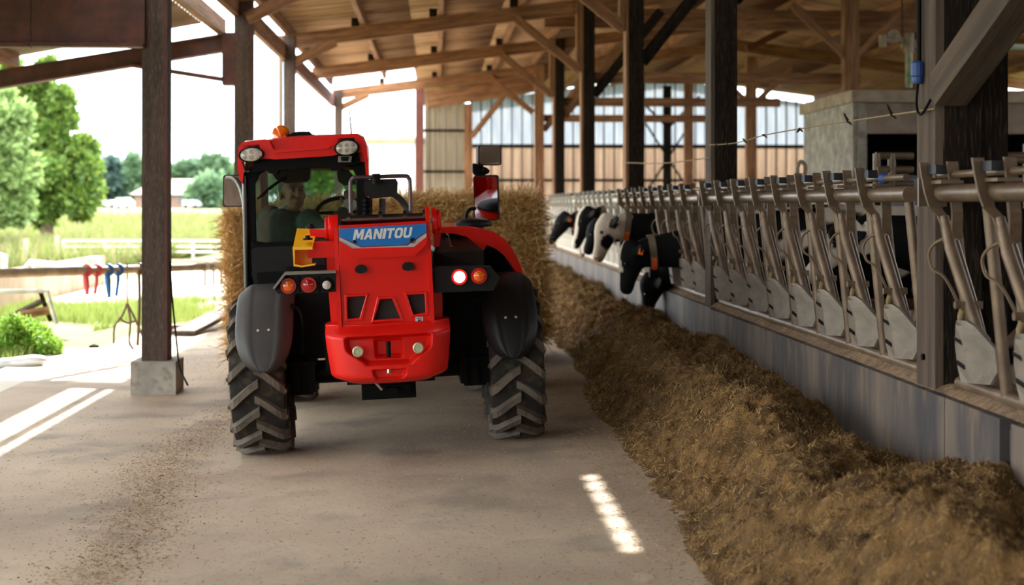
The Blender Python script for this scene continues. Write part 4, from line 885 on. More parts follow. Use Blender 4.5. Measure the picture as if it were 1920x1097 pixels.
# axles, chassis, undercarriage
def tb(name, mat, *a, par=TH, bevel=.008, **k): bm = nb(); bx(bm, *a); return tp(name, bm, mat, par, bevel=bevel, **k)
bm = nb()
tube(bm, [(lxw+.1, 0, .46), (rxw-.1, 0, .46)], .07, 12); bx(bm, lxw+.17, lxw+.3, -.12, .12, .34, .58); bx(bm, rxw-.3, rxw-.17, -.12, .12, .34, .58)
for x in (-.62, -.54, -.45, .45, .52, .60): bx(bm, x-.02, x+.02, -.16, .16, .36, .56)
bx(bm, -.16, .16, -.2, .2, .30, .58); tp('rear_axle', bm, black)
bm = nb(); tube(bm, [(lxw+.2, 2.25, .46), (rxw-.2, 2.25, .46)], .07, 12); bx(bm, -.15, .15, 2.1, 2.4, .33, .6); tp('front_axle', bm, black)
tb('chassis', black, -.36, .36, -.30, 2.5, .50, .78)
tb('steering_cylinder', black, -.60, -.42, -.19, -.15, .52, .545, bevel=0); tb('steering_cylinder', black, .46, .62, -.19, -.15, .50, .52, bevel=0)
x0_, z0_ = M(546, 700, -.1); x1_, z1_ = M(618, 545, -.1)
tb('engine_bay_side', black, x0_, x1_, -.1, 1.9, z0_+.08, z1_+.15)
x0_, z0_ = M(815, 700, -.1); x1_, z1_ = M(915, 505, -.1)
tb('engine_bay_side', black, x0_, x1_, -.1, 1.9, z0_+.08, z1_)
x0_, z0_ = M(700, 741, -.35); x1_, z1_ = M(768, 718, -.35)
bm = nb(); bx(bm, x0_, x1_, -.4, -.1, z0_+.02, z1_); bx(bm, x0_+.07, x1_-.07, -.45, -.38, z0_, z1_-.01); bx(bm, x0_-.15, x1_+.15, -.3, .1, z1_, z1_+.03); tp('hitch', bm, black, bevel=.006)
bm = nb(); q = M3(706, 722, -.5); tube(bm, [q + Vector((-.01, 0, .02)), q + Vector((.03, 0, -.03))], .008); tp('lynch_pin', bm, chrome)
# counterweight: a cast block with rounded shell and two pockets
def ss(a, b2, x): t_ = min(1, max(0, (x-a)/(b2-a))); return t_*t_*(3-2*t_)
xl_, zt_ = M(606, 616, -.80); xr_, _ = M(847, 618, -.80); _, zb_ = M(735, 722, -.80)
xc, hw, NU, NV = (xl_+xr_)/2, (xr_-xl_)/2, 110, 60
bm = nb(); grid = []
for j in range(NV+1):
    v = j/NV; row = []
    w = hw*(1 - .10*(1-v)**1.5)*(1 - .26*ss(.22, -.02, v)**1.6)
    for i in range(NU+1):
        u = -1 + 2*i/NU; x = xc + w*u; z = zb_ + (zt_-zb_)*v
        y = -.80 + .12*abs(u)**6 + .10*ss(.16, 0, v)**2 + .12*ss(.78, 1.0, v)**1.5 + .03*u*u
        up_ = .64 - .30*ss(.66, .34, v)**1.3
        pk = ss(up_ + .07, up_ - .03, abs(u))*ss(.32, .40, v)*ss(.84, .76, v); y += .075*pk
        y += .06*ss(.24, .18, abs(u))*ss(.42, .48, v)*ss(.76, .70, v)
        y += .045*ss(.30, .24, abs(u)*(1 + .6*(.25-v)))*ss(.075, .13, v)*ss(.27, .235, v)
        z += -.02*ss(.85, 1, v)*0 + .018*u*0
        row.append(bm.verts.new((x, y, z)))
    grid.append(row)
for j in range(NV):
    for i in range(NU): bm.faces.new((grid[j][i], grid[j][i+1], grid[j+1][i+1], grid[j+1][i]))
bd = grid[0] + [grid[j][NU] for j in range(1, NV+1)] + grid[NV][:-1][::-1] + [grid[j][0] for j in range(NV-1, 0, -1)]
bk = [bm.verts.new((xc + (v.co.x-xc)*.97, -.30, v.co.z*.98 + .012)) for v in bd]
for i in range(len(bd)): bm.faces.new((bd[i], bk[i], bk[(i+1) % len(bd)], bd[(i+1) % len(bd)]))
bm.faces.new(bk[::-1])
cw = tp('counterweight', bm, paintd, smooth=48)
for px_, py_ in ((671, 659), (784, 652)):
    q = M3(px_, py_, -.775); bm = nb(); lathe(bm, [(.0, 0), (.030, 0), (.030, .016), (.024, .020), (.022, .014), (.010, .014), (.008, .018)], 20, Matrix.Translation(q) @ Matrix.Rotation(PI/2, 4, 'X')); tp('bolt', bm, zinc, cw, smooth=40, label='zinc round bolt head')
bm = nb(); tube(bm, [M3(728, 640, -.79), M3(729, 670, -.79)], .013, 10); tp('hitch_pin', bm, black, cw)
bm = nb(); tube(bm, [M3(729, 692, -.80), M3(729, 699, -.80)], .013, 8); tube(bm, [M3(724, 701, -.81), M3(735, 700, -.81)], .003, 6); tp('lower_pin', bm, chrome, cw)
a_, b_2 = M3(689, 624, -.70), M3(731, 618, -.66); bm = nb(); tube(bm, [a_ + Vector((0, 0, .01)), b_2 + Vector((0, 0, .012))], .012, 6); tp('rubber_handle', bm, black, cw)
# boom tower: side plates
def plate(px0, px1, pytop, pybot, lyr, lyf, name):
    x0 = M(px0, 500, lyr)[0]; x1 = M(px1, 500, lyr)[0]; zt = M(700, pytop, lyr)[1]; zb = M(700, pybot, lyr)[1]; cy = (lyr+lyf)/2; r = .085
    pr = [(lyr, zb), (lyr, zb + .30), (lyr + .03, zt - .22)] + [(lyr + .03 + r + r*math.cos(a)*1.0, zt - r + r*math.sin(a)) for a in np.linspace(PI, .2, 9)] + [(lyf, zt - .25), (lyf, zb)]
    bm = nb(); a = [bm.verts.new((x0, y, z)) for y, z in pr]; b3 = [bm.verts.new((x1, y, z)) for y, z in pr]
    bm.faces.new(a); bm.faces.new(b3[::-1]); [bm.faces.new((a[i], b3[i], b3[(i+1) % len(a)], a[(i+1) % len(a)])) for i in range(len(a))]
    return tp(name, bm, paint, bevel=.006, smooth=30)
plate(628, 636, 399, 622, -.66, -.05, 'side_plate'); plate(803, 810, 391, 618, -.66, -.05, 'side_plate')
pv1, pv2 = M3(618, 420, -.50), M3(818, 420, -.50)
for sg, (pxa, pxb, pxc), py_ in ((-1, (627, 617, 610), 424), (1, (810, 819, 826), 418)):
    bm = nb(); 
    for p0_, p1_, r in ((pxa, pxb, .075), (pxb, pxc, .06)):
        xa, xb = M(p0_, 430, -.5)[0], M(p1_, 430, -.5)[0]; z_ = M(700, py_, -.5)[1]; disc(bm, (xa, -.52, z_), (sg, 0, 0), r, abs(xb-xa), 24)
    tp('pivot_boss', bm, paint, bevel=.004, smooth=30)
bm = nb(); prism(bm, poly([(812, 392), (827, 400), (828, 428), (824, 462), (814, 464)], -.42), -.42, -.05); tp('ear_gusset', bm, paint, bevel=.006)
# frame flanges beside the tower
bm = nb(); prism(bm, poly([(612, 484), (628, 480), (633, 622), (622, 622), (617, 560)], -.45), -.45, .1); tp('frame_flange', bm, paint, bevel=.005)
bm = nb(); prism(bm, poly([(813, 540), (829, 540), (830, 606), (813, 606)], -.45), -.45, .1); tp('frame_flange', bm, paint, bevel=.005)
# rear cover with three openings
YR = -.64
cv = poly([(635, 423), (800, 414), (802, 440), (806, 540), (808, 607), (770, 611), (757, 604), (700, 606), (692, 613), (642, 616), (638, 540), (636, 452)], YR)
def ylean(x, z): return YR + .05*ss(.55, 1.25, z) - .03*ss(1.0, .92, z)
bm = nb(); 
cover = nb(); prism(cover, cv, YR, YR + .10)
ops = [[(651, 557), (686, 555), (674, 596), (652, 598)], [(713, 561), (735, 560), (751, 597), (701, 600)], [(763, 553), (796, 551), (798, 586), (775, 590)]]
cut = nb()
for o_ in ops: prism(cut, poly(o_, YR), YR - .05, YR + .2)
body = cutout(cover, cut); tp('rear_cover', body, paint, bevel=.005)
for o_ in ops:
    P_ = poly(o_, YR-.008); cx_0 = sum(p[0] for p in P_)/4; cz_0 = sum(p[1] for p in P_)/4
    outer = [(cx_0 + (x-cx_0)*1.0 + .016*(1 if x > cx_0 else -1), cz_0 + (z-cz_0) + .014*(1 if z > cz_0 else -1)) for x, z in P_]
    fr_ = nb(); prism(fr_, outer, YR-.012, YR+.004); ct = nb(); prism(ct, P_, YR-.1, YR+.1); tp('opening_frame', cutout(fr_, ct), paint, bevel=.004)
    bm = nb(); prism(bm, [(cx_0 + (x-cx_0)*1.02, cz_0 + (z-cz_0)*1.02) for x, z in P_], YR+.05, YR+.06); tp('mesh_grille', bm, pm('grille', c(30, 22, 20), rough=.6))
# folded ridge under the sticker
rd = [(636, 452), (660, 466), (776, 463), (800, 444), (801, 456), (778, 480), (664, 484), (637, 464)]
bm = nb(); prism(bm, poly(rd, YR-.030), YR-.030, YR+.01); tp('pressed_ridge', bm, paint, bevel=.012)
Z2 = lambda x, y: (600 + x/4.57, 380 + y/4.57)
band_ = [Z2(*q) for q in ((166, 296), (355, 384), (748, 368), (912, 258), (912, 310), (800, 392), (300, 408), (166, 350))]
blu = [Z2(*q) for q in ((166, 224), (910, 180), (912, 250), (745, 358), (360, 378), (165, 290))]
bm = nb(); prism(bm, poly(band_, YR-.017), YR-.017, YR-.0135); tp('grey_stripe', bm, grey_st)
bm = nb(); prism(bm, poly(blu, YR-.017), YR-.017, YR-.0135); st = tp('blue_panel', bm, blue, label='blue name panel with grey capital letters')
GL = {'M': (1.15, [(0,0),(0,1),(.3,1),(.5,.5),(.7,1),(1,1),(1,0),(.75,0),(.75,.55),(.58,.12),(.42,.12),(.25,.55),(.25,0)]),
 'A': (1.0, [(0,0),(.34,1),(.499,1),(.499,.74),(.41,.4),(.59,.4),(.501,.74),(.501,1),(.66,1),(1,0),(.7,0),(.65,.19),(.35,.19),(.3,0)]),
 'N': (.95, [(0,0),(0,1),(.3,1),(.71,.42),(.71,1),(1,1),(1,0),(.7,0),(.29,.58),(.29,0)]), 'I': (.34, [(0,0),(0,1),(1,1),(1,0)]),
 'T': (.86, [(0,1),(1,1),(1,.76),(.66,.76),(.66,0),(.34,0),(.34,.76),(0,.76)]),
 'O': (.92, [(.22,0),(0,.22),(0,.78),(.22,1),(.499,1),(.499,.78),(.38,.78),(.3,.7),(.3,.3),(.38,.22),(.62,.22),(.7,.3),(.7,.7),(.62,.78),(.501,.78),(.501,1),(.78,1),(1,.78),(1,.22),(.78,0)]),
 'U': (.92, [(0,1),(.3,1),(.3,.3),(.38,.22),(.62,.22),(.7,.3),(.7,1),(1,1),(1,.22),(.78,0),(.22,0),(0,.22)])}
bm = nb(); tot = sum(GL[ch][0] for ch in 'MANITOU') + .09*6; u0 = 0
for ch in 'MANITOU':
    w_, pg = GL[ch]; pts = []
    for a, b3 in pg:
        f = (u0 + a*w_)/tot; px_ = 661.5 + f*108.5 + 3.6*b3; py_ = 450 - 19.5*b3 - 4.6*f
        pts.append((px_, py_))
    prism(bm, poly(pts, YR-.0195), YR-.0195, YR-.0165); u0 += w_ + .09
tp('lettering', bm, pm('letter_grey', c(206, 204, 200), rough=.4), st)
for px_, py_ in ((677, 505), (765, 500)):
    q = M3(px_, py_, YR-.004); bm = nb(); prism(bm, [(q.x + .034*math.cos(a)*(1-.1*math.sin(a)), q.z + .023*math.sin(a) + (.004 if math.sin(a) > 0 else 0)) for a in np.linspace(0, 2*PI, 13)[:-1]], YR-.03, YR); tp('rubber_stop', bm, blackp, bevel=.006)
for px_, py_ in ((665, 453), (773, 450)):
    q = M3(px_, py_, YR-.02); bm = nb(); disc(bm, q, (0, -1, 0), .009, .012, 8); tp('clip', bm, black)
q = M3(774, 451, YR-.025); bm = nb(); tube(bm, [q + Vector((.014*math.cos(a), 0, .014*math.sin(a))) for a in np.linspace(0, 2*PI, 14)], .0018, 5, False); tp('pull_ring', bm, black)
bm = nb(); prism(bm, poly([(779, 594), (793, 594), (793, 607), (779, 607)], YR-.004), YR-.004, YR); wl = tp('data_label', bm, vanm, label='small white data label with black print')
bm = nb()
for a, b3, w, h in ((781, 596, 10, 1.2), (784, 599, 3, 6), (788, 599, 2, 3), (786, 604, 4, 1.5)): prism(bm, poly([(a, b3), (a+w, b3), (a+w, b3+h), (a, b3+h)], YR-.006), YR-.006, YR-.004)
tp('print', bm, black, wl)
# top shaft, mirror frame, mirror head
bm = nb(); tube(bm, [M3(640, 413, -.5), M3(800, 407, -.5)], .026, 14); 
for px_ in (650, 710, 756, 793): q = M3(px_, 411 - (px_-650)*.04, -.5); disc(bm, q, (1, 0, 0), .038, .022, 14)
tp('top_shaft', bm, pm('dark_chrome', c(120, 112, 112), rough=.25, metal=1), smooth=40)
bm = nb(); tube(bm, curve([M3(658, 410, -.48), M3(657, 350, -.48), M3(659, 338, -.48), M3(668, 333, -.48), M3(700, 332, -.48), M3(757, 330, -.48), M3(766, 334, -.48), M3(769, 345, -.48), M3(770, 408, -.48)], 5), .0115, 8)
mf = tp('mirror_frame', bm, pm('frame_metal', c(90, 76, 82), rough=.35, metal=.7), smooth=50)
bm = nb(); prism(bm, poly([(683, 337), (742, 335), (746, 342), (745, 362), (735, 369), (700, 372), (684, 367), (681, 352)], -.46), -.46, -.36); tp('mirror_housing', bm, blackp, mf, bevel=.014, smooth=40)
bm = nb(); tube(bm, [M3(705, 326, -.50), M3(706, 345, -.50)], .024, 12); disc(bm, M3(705, 331, -.53), (0, -1, 0), .014, .02, 10); tp('clamp_knob', bm, black, mf)
# hoses behind the frame
bm = nb(); pts = [M3(687, 370 + 4*i, -.2) for i in range(11)]; tube(bm, pts, [.020 if i % 2 else .026 for i in range(11)], 10); tp('corrugated_hose', bm, black)
bm = nb(); tube(bm, curve([M3(717, 372, .3), M3(717, 402, .3)], 3), .02, 8); tube(bm, curve([M3(735, 362, .3), M3(752, 375, .3), M3(762, 390, .3), M3(766, 408, .3)], 4), .02, 8); tube(bm, [M3(696, 330, .3), M3(696, 408, .3)], .008, 6); tp('hose', bm, pm('hose', c(36, 46, 44), rough=.4))
# boom and carriage in front
bm = nb(); bx(bm, -.16, .14, -.2, 2.9, -.16, .16)
bmesh.ops.transform(bm, matrix=Matrix.Translation((0, 0, 1.12)) @ Matrix.Rotation(R(-9), 4, 'X'), verts=bm.verts[:]); tp('boom', bm, paint, bevel=.015)
bm = nb(); bx(bm, -.5, .5, 3.3, 3.42, .15, .75); bx(bm, -.1, .1, 2.6, 3.35, .45, .75); tp('fork_carriage', bm, black)
for x in (-.35, .35): tb('fork', black, x-.06, x+.06, 3.42, 4.5, .10, .14, bevel=.004)
# red arms and yellow bracket
bm = nb(); prism(bm, poly([(580, 430), (622, 430), (622, 446), (582, 444)], -.45), -.45, -.1); tp('side_arm', bm, paint, bevel=.005)
bm = nb(); prism(bm, poly([(577, 453), (626, 452), (627, 483), (577, 484)], -.52), -.52, -.4); tp('side_arm', bm, paint, bevel=.005)
yb0 = poly([(549, 463), (586, 463), (586, 466), (553, 467), (553, 495), (566, 498), (591, 494), (591, 497), (566, 501), (551, 499)], -.58)
bm = nb(); prism(bm, yb0, -.60, -.46); br = tp('yellow_bracket', bm, yellow, bevel=.004)
bm = nb(); A = [M3(549, 465, -.60), M3(586, 464, -.60), M3(594, 430, -.36), M3(557, 428, -.36)]; V_ = [bm.verts.new(p) for p in A] + [bm.verts.new(p + Vector((0, 0, -.012))) for p in A]
for f in ((0, 1, 2, 3), (7, 6, 5, 4), (0, 4, 5, 1), (1, 5, 6, 2), (2, 6, 7, 3), (3, 7, 4, 0)): bm.faces.new([V_[i] for i in f])
tp('bracket_top', bm, yellow, br, bevel=.003)
bm = nb(); prism(bm, poly([(554, 464), (585, 464), (585, 495), (566, 497), (554, 494)], -.47), -.47, -.46); tp('bracket_back', bm, yellow, br)
for px_, py_ in ((583, 428), (577, 450)):
    q = M3(px_, py_, -.42 if py_ < 440 else -.56); bm = nb(); lathe(bm, [(.028, 0), (.028, .010), (.014, .012), (.014, .026)], 8, Matrix.Translation(q)); tp('bracket_bolt', bm, black, br)
# light clusters
def cluster(pts, ly, name): bm = nb(); prism(bm, poly(pts, ly), ly, ly + .08); return tp(name, bm, blackp, bevel=.006)
cl = cluster([(513, 541), (534, 515), (560, 512), (630, 511), (631, 547), (600, 549), (522, 551)], -.66, 'light_panel')
bm = nb(); prism(bm, poly([(511, 540), (533, 511), (630, 508), (630, 512), (535, 516), (514, 543)], -.72), -.72, -.60); tp('panel_rim', bm, pm('rim_grey', c(120, 114, 106), rough=.4), cl)
def lamp(px, py, ly, r, m1, m2, nm, par):
    q = M3(px, py, ly); bm = nb(); disc(bm, q, (0, -1, 0), r, .025, 24, r*.94); l_ = tp(nm, bm, m1, par, smooth=30)
    bm = nb(); lathe(bm, [(0, 0), (r*.66, 0), (r*.60, .008), (r*.2, .014), (0, .016)][1:], 20, Matrix.Translation(q + Vector((0, -.024, 0))) @ Matrix.Rotation(PI/2, 4, 'X')); tp('lens', bm, m2, l_, smooth=40)
lamp(541, 536, -.66, .046, redl, amber, 'indicator_lamp', cl); lamp(579, 534, -.66, .046, redl, redl, 'brake_lamp', cl); lamp(613, 534, -.66, .038, black, lamp_clear, 'reversing_lamp', cl)
for px_ in (560, 597): bm = nb(); a = M3(px_, 518, -.667); b3 = M3(px_+1, 548, -.667); bx(bm, a.x-.004, a.x+.004, -.672, -.66, b3.z, a.z); tp('divider', bm, black, cl)
cr = cluster([(815, 500), (920, 499), (937, 520), (934, 528), (925, 545), (815, 549)], -.60, 'light_panel')
lamp(861, 519, -.60, .048, redl, lit, 'lit_lamp', cr); lamp(898, 517, -.60, .048, redl, amber, 'indicator_lamp', cr)
# right bonnet: black sloping cover and red curved shell
bm = nb(); Q = [M3(822, 434, .35), M3(852, 431, .35), M3(907, 469, -.25), M3(908, 501, -.45), M3(814, 506, -.45), M3(814, 474, -.40)]
A = [bm.verts.new(p) for p in Q]; B_ = [bm.verts.new((p.x, max(p.y, .3) + .1, p.z - (.02 if i in (0, 1) else 0))) for i, p in enumerate(Q)]
bm.faces.new((A[0], A[1], A[2], A[5])); bm.faces.new((A[5], A[2], A[3], A[4]))
for i in range(6): bm.faces.new((A[i], B_[i], B_[(i+1) % 6], A[(i+1) % 6]))
bm.faces.new(B_[::-1]); bh = tp('black_cover', bm, blackp, bevel=.008)
bm = nb(); n1 = (Q[2]-Q[1]).cross(Q[5]-Q[1]).normalized(); n1 = n1 if n1.z > 0 else -n1
for px_, py_, ly in ((840, 440, .18), (846, 465, -.2)): q = M3(px_, py_, ly); disc(bm, q, n1, .011, .01, 8)
tube(bm, [M3(841, 442, .14) + n1*.004, M3(846, 463, -.18) + n1*.004], .0025, 5); tp('latch', bm, chrome, bh)
def shell(o_, i_, y0, y1, name, mat):
    n = len(o_); bm = nb(); po, pi = poly(o_, y0), poly(i_, y0)
    a = [[bm.verts.new((x, y, z)) for x, z in pp] for y in (y0, y1) for pp in (po, pi)]
    for k in range(n-1): 
        bm.faces.new((a[0][k], a[0][k+1], a[1][k+1], a[1][k])); bm.faces.new((a[2][k], a[2][k+1], a[0][k+1], a[0][k])); bm.faces.new((a[1][k], a[1][k+1], a[3][k+1], a[3][k])); bm.faces.new((a[3][k], a[3][k+1], a[2][k+1], a[2][k]))
    for k in (0, n-1): bm.faces.new((a[0][k], a[1][k], a[3][k], a[2][k]))
    return tp(name, bm, mat, bevel=.006, smooth=50)
out_ = [tuple(p) for p in [(828, 426), (850, 425), (880, 425), (905, 429), (928, 436), (946, 448), (960, 466), (971, 486), (979, 505), (981, 521)]]
inn_ = [(828, 437), (852, 438), (875, 444), (895, 452), (915, 460), (932, 468), (946, 480), (957, 495), (966, 508), (970, 523)]
shell(out_, inn_, .10, 1.95, 'bonnet_shell', paint)
bm = nb(); prism(bm, poly([(828, 438), (895, 452), (932, 468), (957, 495), (968, 523), (830, 540)], .3), .3, 1.8); tp('bonnet_inner', bm, black)
bm = nb(); prism(bm, poly([(875, 444), (912, 459), (900, 478), (906, 470)], .12), .08, .2); tp('bonnet_edge', bm, paint)
q = M3(888, 437, .55)
bm = nb(); lathe(bm, [(.060, -.04), (.060, .03), (.066, .035), (.118, .040), (.122, .05), (.120, .066), (.10, .082), (.06, .094), (.01, .098)], 32, Matrix.Translation(q)); ic = tp('intake_cap', bm, blackp, smooth=40)
bm = nb(); lathe(bm, [(.063, 0), (.063, .016)], 24, Matrix.Translation(q + Vector((0, 0, -.02)))); tp('clamp_ring', bm, chrome, ic)
bm = nb(); tube(bm, curve([M3(877, 420, 1.0), M3(874, 405, 1.0), M3(880, 393, 1.0), M3(892, 391, 1.0)], 4), .012, 6); tp('mirror_bracket', bm, black)
def rrect(px0, px1, py0, py1, ly, r=5):
    pts = []
    for cx0, cy0, a0 in ((px1-r, py0+r, 0), (px0+r, py0+r, 90), (px0+r, py1-r, 180), (px1-r, py1-r, 270)):
        for k in range(4): a = R(a0 + 30*k); pts.append((cx0 + r*math.cos(a), cy0 - r*math.sin(a)))
    return poly(pts, ly)
def mirr(px0, px1, py0, py1, ly, yaw, name, par=TH, pitch=0):
    bm = nb(); prism(bm, rrect(px0, px1, py0, py1, ly), ly, ly+.045); h = tp(name, bm, blackp, par, bevel=.006)
    bm = nb(); prism(bm, rrect(px0+2, px1-2, py0+2, py1-2, ly), ly-.003, ly); tp('mirror_glass', bm, mirror, h)
    for o_ in (h,): o_.matrix_basis = o_.matrix_basis @ Matrix.Rotation(R(yaw), 4, 'Z') @ Matrix.Rotation(R(pitch), 4, 'X')
    return h
mirr(894, 940, 272, 310, 1.0, 14, 'side_mirror'); mirr(890, 937, 328, 412, 1.0, -13, 'side_mirror', pitch=7)
bm = nb(); prism(bm, poly([(886, 306), (906, 308), (906, 312), (918, 318), (918, 324), (905, 330), (892, 330), (886, 322)], 1.06), 1.06, 1.14); ball(bm, M3(909, 320, 1.04), .025, 2); tp('mirror_arm', bm, black, bevel=.006)
# fenders
def fender(cx, wd, nm, a0=100, a1=8, mt=fenderp):
    bm = nb(); NA, NW = 40, 17; Rf = .535; G = []
    for i in range(NA+1):
        q = i/NA; a = R(a0 + (a1-a0)*q); row = []
        w = wd*(1 - .05*q)*(1 - .10*max(0, 1-q/.12)**2)*max(.01, 1 - max(0, (q-.62)/.38)**3.0)**.5
        for k in range(NW+1):
            s = -1 + 2*k/NW
            crown = -.055*abs(s)**3.2; rib = .014*math.exp(-((abs(s)-.58)/.07)**2)
            r = Rf + crown + rib
            row.append(bm.verts.new((cx + w*s, -r*math.cos(a)*1.03, WR + r*math.sin(a))))
        G.append(row)
    for i in range(NA):
        for k in range(NW): bm.faces.new((G[i][k], G[i][k+1], G[i+1][k+1], G[i+1][k]))
    me = evaluated(bm, [('SOLIDIFY', dict(thickness=.010, offset=-1)), ('SUBSURF', dict(levels=1, render_levels=1))])
    f = tp(nm, me, mt, smooth=True)
    bm = nb(); aa = R(34)
    for s in (-.03, .03): disc(bm, (cx + s*1.0 - .0, -.535*math.cos(aa)*1.03, WR + .535*math.sin(aa)), (0, -math.cos(aa), math.sin(aa)), .008, .01, 10)
    tp('bolt', bm, zinc, f); return f
fender(M(493, 600, -.45)[0], .168, 'rear_fender'); fender(M(957, 590, -.45)[0], .165, 'rear_fender', mt=pm('fender_clean_shaded', c(16, 15, 15), rough=.5, spec=.35))  # right fender: same plastic without dust, shade put into its darker colour
bm = nb(); tube(bm, curve([M3(545, 572, -.3), M3(560, 580, -.3), M3(567, 600, -.3), M3(568, 640, -.3), M3(567, 664, -.3), M3(556, 668, -.25)], 4), .012, 6); tp('fender_strap', bm, black)
bm = nb(); tube(bm, curve([M3(910, 556, -.3), M3(890, 562, -.3), M3(884, 580, -.3), M3(884, 640, -.3)], 4), .010, 6); tp('fender_strap', bm, black)
# ------------------------------------------------------------ cab
CY = .18
xL, xR = M(453, 400, CY)[0], M(690, 400, CY)[0]; zF = M(500, 545, CY)[1]; zR = M(560, 290, CY)[1]
def post(pts, r, nm, mt=black, n=8): bm = nb(); tube(bm, pts, r, n); return tp(nm, bm, mt, smooth=50)
bm = nb(); prism(bm, poly([(455, 325), (468, 322), (470, 330), (469, 545), (462, 545), (456, 420)], CY), CY, CY+.07); tp('cab_pillar', bm, black, bevel=.01)
bm = nb(); tube(bm, [M3(458, 330, CY-.02), M3(462, 540, CY-.02)], .014, 8); tp('grab_tube', bm, pm('satin_black', c(60, 60, 60), rough=.25), smooth=50)
bm = nb(); prism(bm, poly([(672, 300), (690, 305), (690, 410), (676, 410)], CY), CY, CY+.07); tp('cab_pillar', bm, black, bevel=.01)
zfl = zF; yf = 1.45
bm = nb(); bx(bm, xL+.01, xL+.06, yf, yf+.05, .5, zR); tp('cab_pillar', bm, black); bm = nb(); bx(bm, xR-.08, xR-.03, yf, yf+.05, .5, zR); tp('cab_pillar', bm, black)
bm = nb(); bx(bm, xL+.02, xL+.05, CY+.07, yf, .8, .86); tp('door_sill', bm, black)
# window frame and glass
wf_o = [(468, 314), (485, 309), (668, 301), (676, 306), (676, 412), (640, 458), (500, 462), (476, 460), (470, 448)]
wf_i = [(478, 345), (487, 326), (505, 317), (640, 309), (660, 316), (668, 330), (669, 410), (634, 450), (495, 455), (480, 452)]
frm = nb(); prism(frm, poly(wf_o, CY), CY, CY+.04); ct = nb(); prism(ct, poly(wf_i, CY), CY-.1, CY+.2); wfr = tp('rear_window_frame', cutout(frm, ct), black, bevel=.004)
bm = nb(); prism(bm, poly([(474, 318), (670, 306), (672, 410), (638, 454), (480, 457)], CY+.015), CY+.015, CY+.020); tp('rear_window_glass', bm, glass, wfr)
bm = nb(); bx(bm, xL+.06, xR-.08, yf+.01, yf+.015, .75, zR); tp('windscreen', bm, glass)
bm = nb(); bx(bm, xL+.03, xL+.035, CY+.07, yf, .86, zR); tp('door_glass', bm, glass)
bm = nb(); tube(bm, [M3(483, 373, CY-.02), M3(508, 350, CY-.025), M3(533, 334, CY-.02)], .007, 6); tube(bm, [M3(503, 355, CY-.03), M3(536, 331, CY-.03)], .010, 6); tp('wiper', bm, black)
bm = nb(); prism(bm, poly([(570, 385), (615, 366), (662, 366), (664, 380), (622, 395), (576, 399)], CY-.0), CY+.022, CY+.024)
bm.free()
# head beam and roof
bm = nb(); prism(bm, poly([(476, 296), (500, 290), (630, 281), (672, 283), (676, 306), (640, 313), (638, 319), (622, 320), (618, 313), (524, 318), (520, 325), (505, 325), (500, 319), (474, 324)], CY-.04), CY-.06, CY+.1); tp('head_beam', bm, black, bevel=.008)
rp_ = [(446, 330), (444, 296), (449, 272), (458, 266), (498, 262), (507, 266), (516, 283), (618, 275), (629, 258), (636, 253), (668, 251), (680, 257), (687, 272), (690, 300), (690, 335), (684, 300), (676, 287), (640, 289), (520, 296), (470, 300), (455, 315), (452, 340)]
RB = poly(rp_, CY-.10); RT = None
# visor outline at the rear, roof skin behind it
bm = nb(); prism(bm, [(x, z) for x, z in poly([(446, 300), (447, 276), (455, 266), (497, 261), (505, 264), (513, 281), (620, 273), (628, 257), (636, 252), (668, 250), (679, 256), (688, 276), (690, 298), (684, 296), (677, 284), (636, 288), (625, 292), (515, 299), (497, 297), (455, 303), (452, 306)], CY-.12)], CY-.12, CY-.02); 
tp('roof_visor', bm, paint, bevel=.010, smooth=40)
bm = nb(); N_ = 9; rings = []
prt = poly([(447, 300), (449, 272), (458, 263), (500, 259), (560, 253), (625, 251), (668, 249), (681, 256), (689, 278), (690, 300)], CY-.02)
for y, s, dz in ((CY-.04, .985, -.012), (CY+.05, 1, 0), (.8, 1, .03), (1.35, .99, .02), (1.55, .93, -.03)):
    cxr = sum(p[0] for p in prt)/len(prt); rings.append([Vector((cxr + (x-cxr)*s, y, z + dz)) for x, z in prt])
ringloft(bm, rings); tp('roof', bm, paint, bevel=.006, smooth=50)
bm = nb(); prism(bm, poly([(514, 282), (619, 274), (617, 278), (515, 287)], CY-.14), CY-.14, CY-.11); tp('visor_lip', bm, paintd, bevel=.003)
bm = nb(); prism(bm, poly([(445, 296), (453, 300), (457, 318), (455, 345), (450, 338), (446, 318)], CY-.06), CY-.06, CY+.3); tp('roof_corner', bm, paint, bevel=.006)
bm = nb(); prism(bm, poly([(683, 290), (691, 296), (692, 350), (688, 390), (687, 340)], CY-.06), CY-.06, CY+.3); tp('roof_corner', bm, paint, bevel=.006)
